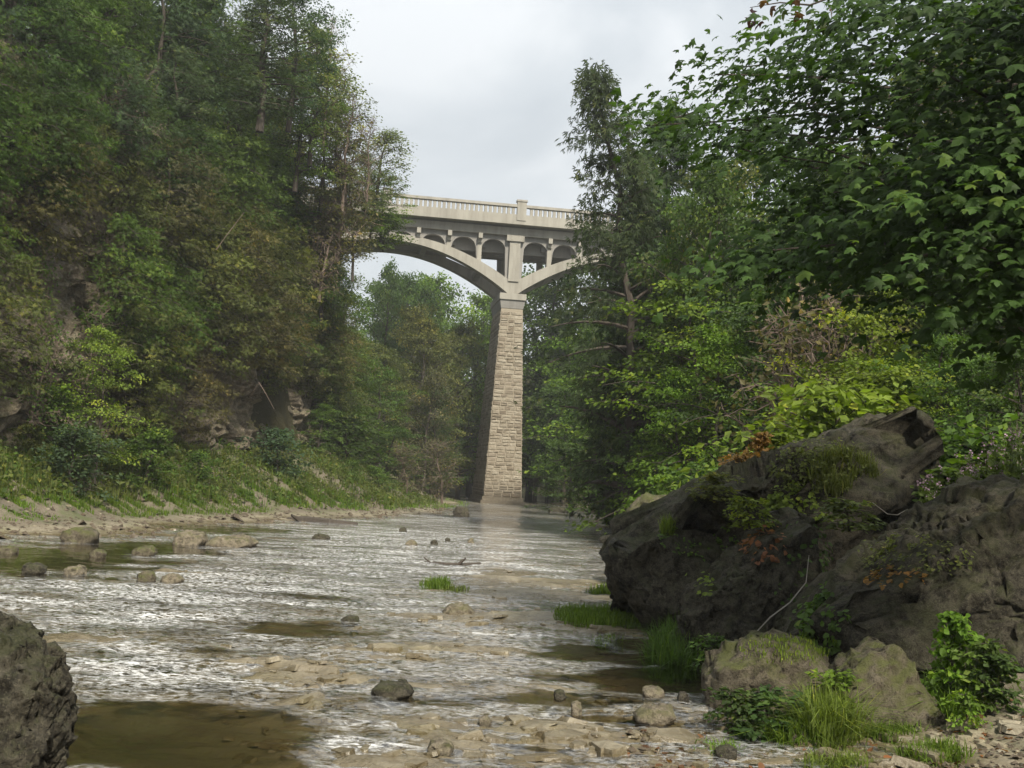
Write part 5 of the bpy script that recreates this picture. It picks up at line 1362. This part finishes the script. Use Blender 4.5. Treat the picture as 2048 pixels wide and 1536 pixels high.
P(1962, 1280, 8.0, 'fern0', 'mid', 'darker leafy plant right of the green sapling', py_base=1405, wide=.9)
P(1540, 1428, 7.6, 'fern0', 'deep', 'dark ground ivy below the mossy-topped boulder', py_base=1475, wide=1.6)
P(1480, 1435, 7.7, 'fern0', 'deep', 'dark ground ivy at the left foot of the mossy-topped boulder', py_base=1470, wide=1.3)
P(1660, 1345, 7.9, 'fern0', 'bright', 'fresh green weed between the two small boulders', py_base=1430, wide=1.2)
P(1930, 1400, 7.6, 'fern0', 'bright', 'light green weed right of the tan angular boulder', py_base=1475, wide=.8)
P(1960, 900, 12.6, 'fern1', 'bright', 'leafy stems of the flowering clump behind the ridge boulder', py_base=1060, wide=1.6)
P(1900, 930, 12.4, 'fern1', 'bright', 'leafy flowering clump, left part, above the dark gap', py_base=1080, wide=1.4)
# pink flowers
fl = np.random.default_rng(8)
M_pink = plain_material('pink_petal', (.50, .34, .42))
flower_me = None; fb = MB(); fo_ = thing('flowering_plant', 'tall clump with small pink flowers between the huge boulder and the ridge boulder', 'flowers', loc=at(1950, 1010, 11.8))
f0 = np.array(fo_.location); gb = MB()
fp = np.array([at(fl.uniform(1850, 2048), 0, 11.8 + fl.normal() * .3) for _ in range(260)])
top = 1080 - (np.array([proj(p)[0] for p in fp]) - 1850) * .50
for i, p in enumerate(fp):
    px = float(proj(p)[0]); lo = 1110 - (px - 1850) * .58; hi = lo - fl.uniform(40, 150)
    a = at(px, lo, p[1]); b = at(px + fl.normal() * 10, hi, p[1])
    gb.tube([a - f0, (a + b) / 2 + fl.normal(size=3) * .02 - f0, b - f0], [.005, .004, .003], 3, .5)
    m = 12; t = fl.random(m)[:, None]; B = a + (b - a) * t + fl.normal(size=(m, 3)) * .03
    leaf_geo(gb, B - f0, np.array([0, -.3, 1.0]) + fl.normal(size=(m, 3)) * .5, fl.normal(size=(m, 3)), np.full(m, .075), 'oval', np.clip(fl.normal(.55, .15, m), 0, 1))
    if fl.random() < .45:
        m = 5; B = b + fl.normal(size=(m, 3)) * .02
        if flower_me is None:
            leaf_geo(fb, B - b, fl.normal(size=(m, 3)) + np.array([0, -.8, .6]), fl.normal(size=(m, 3)), np.full(m, .030), 'broad', np.full(m, .5)); flower_me = fb.mesh('flower', M_pink)
        o = link('flower', flower_me, fo_); o.location = b - f0; o.rotation_euler = (fl.normal() * .4, fl.normal() * .4, fl.uniform(0, 6)); o.scale = (fl.uniform(.7, 1.1),) * 3
g_ = link('stems', gb.mesh('stems', M_leaf), fo_); g_.color = (.10, .14, .03, 1)
fl_me = None
# fallen leaves on the right shore
ll = MB(); r_ = np.random.default_rng(66); n = 420
G_ = np.array([gnd(x, y) for x, y in zip(r_.uniform(1250, 2080, n), r_.uniform(1440, 1560, n))]); z_ = bed_z(G_[:, 0], G_[:, 1]) + .012
leaf_geo(ll, np.stack([G_[:, 0], G_[:, 1], z_], -1), np.array([0, 0, 1.0]) + r_.normal(size=(n, 3)) * .35, r_.normal(size=(n, 3)) * [1, 1, .1], r_.uniform(.025, .06, n), 'broad', r_.random(n))
o = link('leaf_litter', ll.mesh('leaf_litter', M_leaf), kind='stuff'); o.color = (.15, .075, .035, 1)
for (px, py, d, key, col, lab, pb, w) in [
 (1990, 1300, 7.9, 'fern1', 'deep', 'dark leafy weed at the right edge in front of the ridge boulder', 1410, 1.3),
 (1430, 1290, 9.4, 'fern0', 'mid', 'small green weed at the foot of the brown block', 1345, 1.2),
 (1640, 1180, 10.0, 'fern1', 'mid', 'leafy shoots in the dark cleft between brown block and ridge boulder', 1300, 1.0),
 (1700, 1010, 11.3, 'fern0', 'olive', 'olive tuft of weeds on the face of the huge boulder', 1060, 1.8),
 (1500, 1020, 11.4, 'fern0', 'yellow', 'yellowish weeds rooted on the lower slope of the huge boulder', 1055, 1.4),
 (1430, 960, 12.2, 'fern0', 'olive', 'small olive weeds along the ridge line of the huge boulder', 1000, 1.6)]:
    P(px, py, d, key, col, lab, py_base=pb, wide=w)
# dead wood
def stick(name, label, cat, pts, radii, m=None, sides=6, forks=()):
    pts = np.array([at(*p) for p in pts]) ; c0 = pts[0]; mb = MB(); mb.tube(pts - c0, radii, sides)
    for f in forks:
        q = np.array([at(*p) for p in f[0]]); mb.tube(q - c0, f[1], 5)
    return thing(name, label, cat, loc=c0, me=mb.mesh(name, m or M_deadwood))
def dg(px, py, z=0.0): g = gnd(px, py, z); return (px, py, float(g[1]))
stick('driftwood_log', 'long dark driftwood log lying along the left shore of the far riffle', 'log', [dg(575, 1040), dg(610, 1042), dg(660, 1046), dg(715, 1049)], [.10, .16, .13, .07], M_bark, 8, [([dg(600, 1042), (583, 1030, dg(600, 1042)[2] - .3)], [.08, .04])])
stick('driftwood_branch', 'dark branch stranded in the shallows with one end sticking up', 'branch', [dg(850, 1124), dg(890, 1128), dg(925, 1130), dg(960, 1127)], [.02, .035, .04, .03], M_bark, 6, [([dg(915, 1130), (932, 1116, dg(915, 1130)[2])], [.035, .02]), ([dg(862, 1126), (848, 1115, dg(862, 1126)[2])], [.02, .012])])
stick('dead_branch', 'pale bent dead branch over the dark cave mouth', 'branch', [(500, 795, 40.5), (518, 765, 40.2), (532, 788, 40.2), (548, 818, 40.5)], [.010, .020, .017, .010], M_twig)
stick('dead_branch', 'pale straight dead stem leaning on the cliff', 'branch', [(432, 500, 37), (455, 468, 37.2), (488, 425, 37.6)], [.016, .014, .008], M_twig)
stick('dead_branch', 'pale curved branch hanging below the left end of the railing', 'branch', [(730, 437, 53), (750, 448, 52.8), (768, 452, 52.6)], [.035, .03, .015], M_twig)
stick('fallen_branch', 'thin grey branch leaning from the vine against the brown block', 'branch', [(1512, 1265, 10.0), (1540, 1235, 9.95), (1580, 1205, 9.95), (1612, 1165, 10.0), (1618, 1110, 10.1)], [.005, .007, .006, .005, .003])
stick('hanging_stem', 'looping dry stem hanging on the dark face of the huge boulder', 'branch', [(1745, 1005, 11.1), (1775, 1028, 11.0), (1795, 1030, 11.0), (1815, 1018, 11.1)], [.004, .005, .005, .003])

# ------------------------------------------------------------------ tell like-labelled neighbours apart by their order in the picture
WORDS = ['first', 'second', 'third', 'fourth', 'fifth', 'sixth', 'seventh', 'eighth', 'ninth', 'tenth', 'eleventh', 'twelfth', 'thirteenth', 'fourteenth', 'fifteenth', 'sixteenth', 'seventeenth', 'eighteenth', 'nineteenth']
bpy.context.view_layer.update()
by = {}
for o in COL.objects:
    if o.get('category') in ('tree', 'bush') and o.parent is None: by.setdefault(o['label'], []).append(o)
for lab, os_ in by.items():
    if len(os_) < 2: continue
    qs = {o.name: proj(np.array(o.location) + np.array([0, 0, .5])) for o in os_}
    xs = [q[0] for q in qs.values()]; ys = [q[1] for q in qs.values()]
    horiz = (max(xs) - min(xs)) > (max(ys) - min(ys))
    os_.sort(key=lambda o: qs[o.name][0 if horiz else 1])
    n = len(os_)
    for i, o in enumerate(os_):
        if i == 0: w = 'leftmost' if horiz else 'topmost'
        elif i == n - 1: w = 'rightmost' if horiz else 'lowest'
        elif n == 3: w = 'middle'
        else: w = (WORDS[min(i, 18)] + (' from left' if horiz else ' from top'))
        o['label'] = (lab + ', ' + w + ' one')
        if len(o['label'].replace('-', ' ').split()) > 15: o['label'] = o['label'].replace('hillside tree in the right-bank wood', 'hillside tree').replace(' one', '')

# ------------------------------------------------------------------ haze
m_, nt_ = mat('haze'); N_ = NT(nt_)
pv = N_.n('ShaderNodeVolumePrincipled'); pv.inputs['Color'].default_value = (.93, .95, .96, 1); pv.inputs['Density'].default_value = 0.0008; pv.inputs['Anisotropy'].default_value = 0.2
o_ = nt_.nodes.new('ShaderNodeOutputMaterial'); nt_.links.new(pv.outputs[0], o_.inputs['Volume'])
hb = MB(); hb.box(-160, 160, -70, 410, -2.4, 60); link('haze', hb.mesh('haze', m_), kind='stuff')
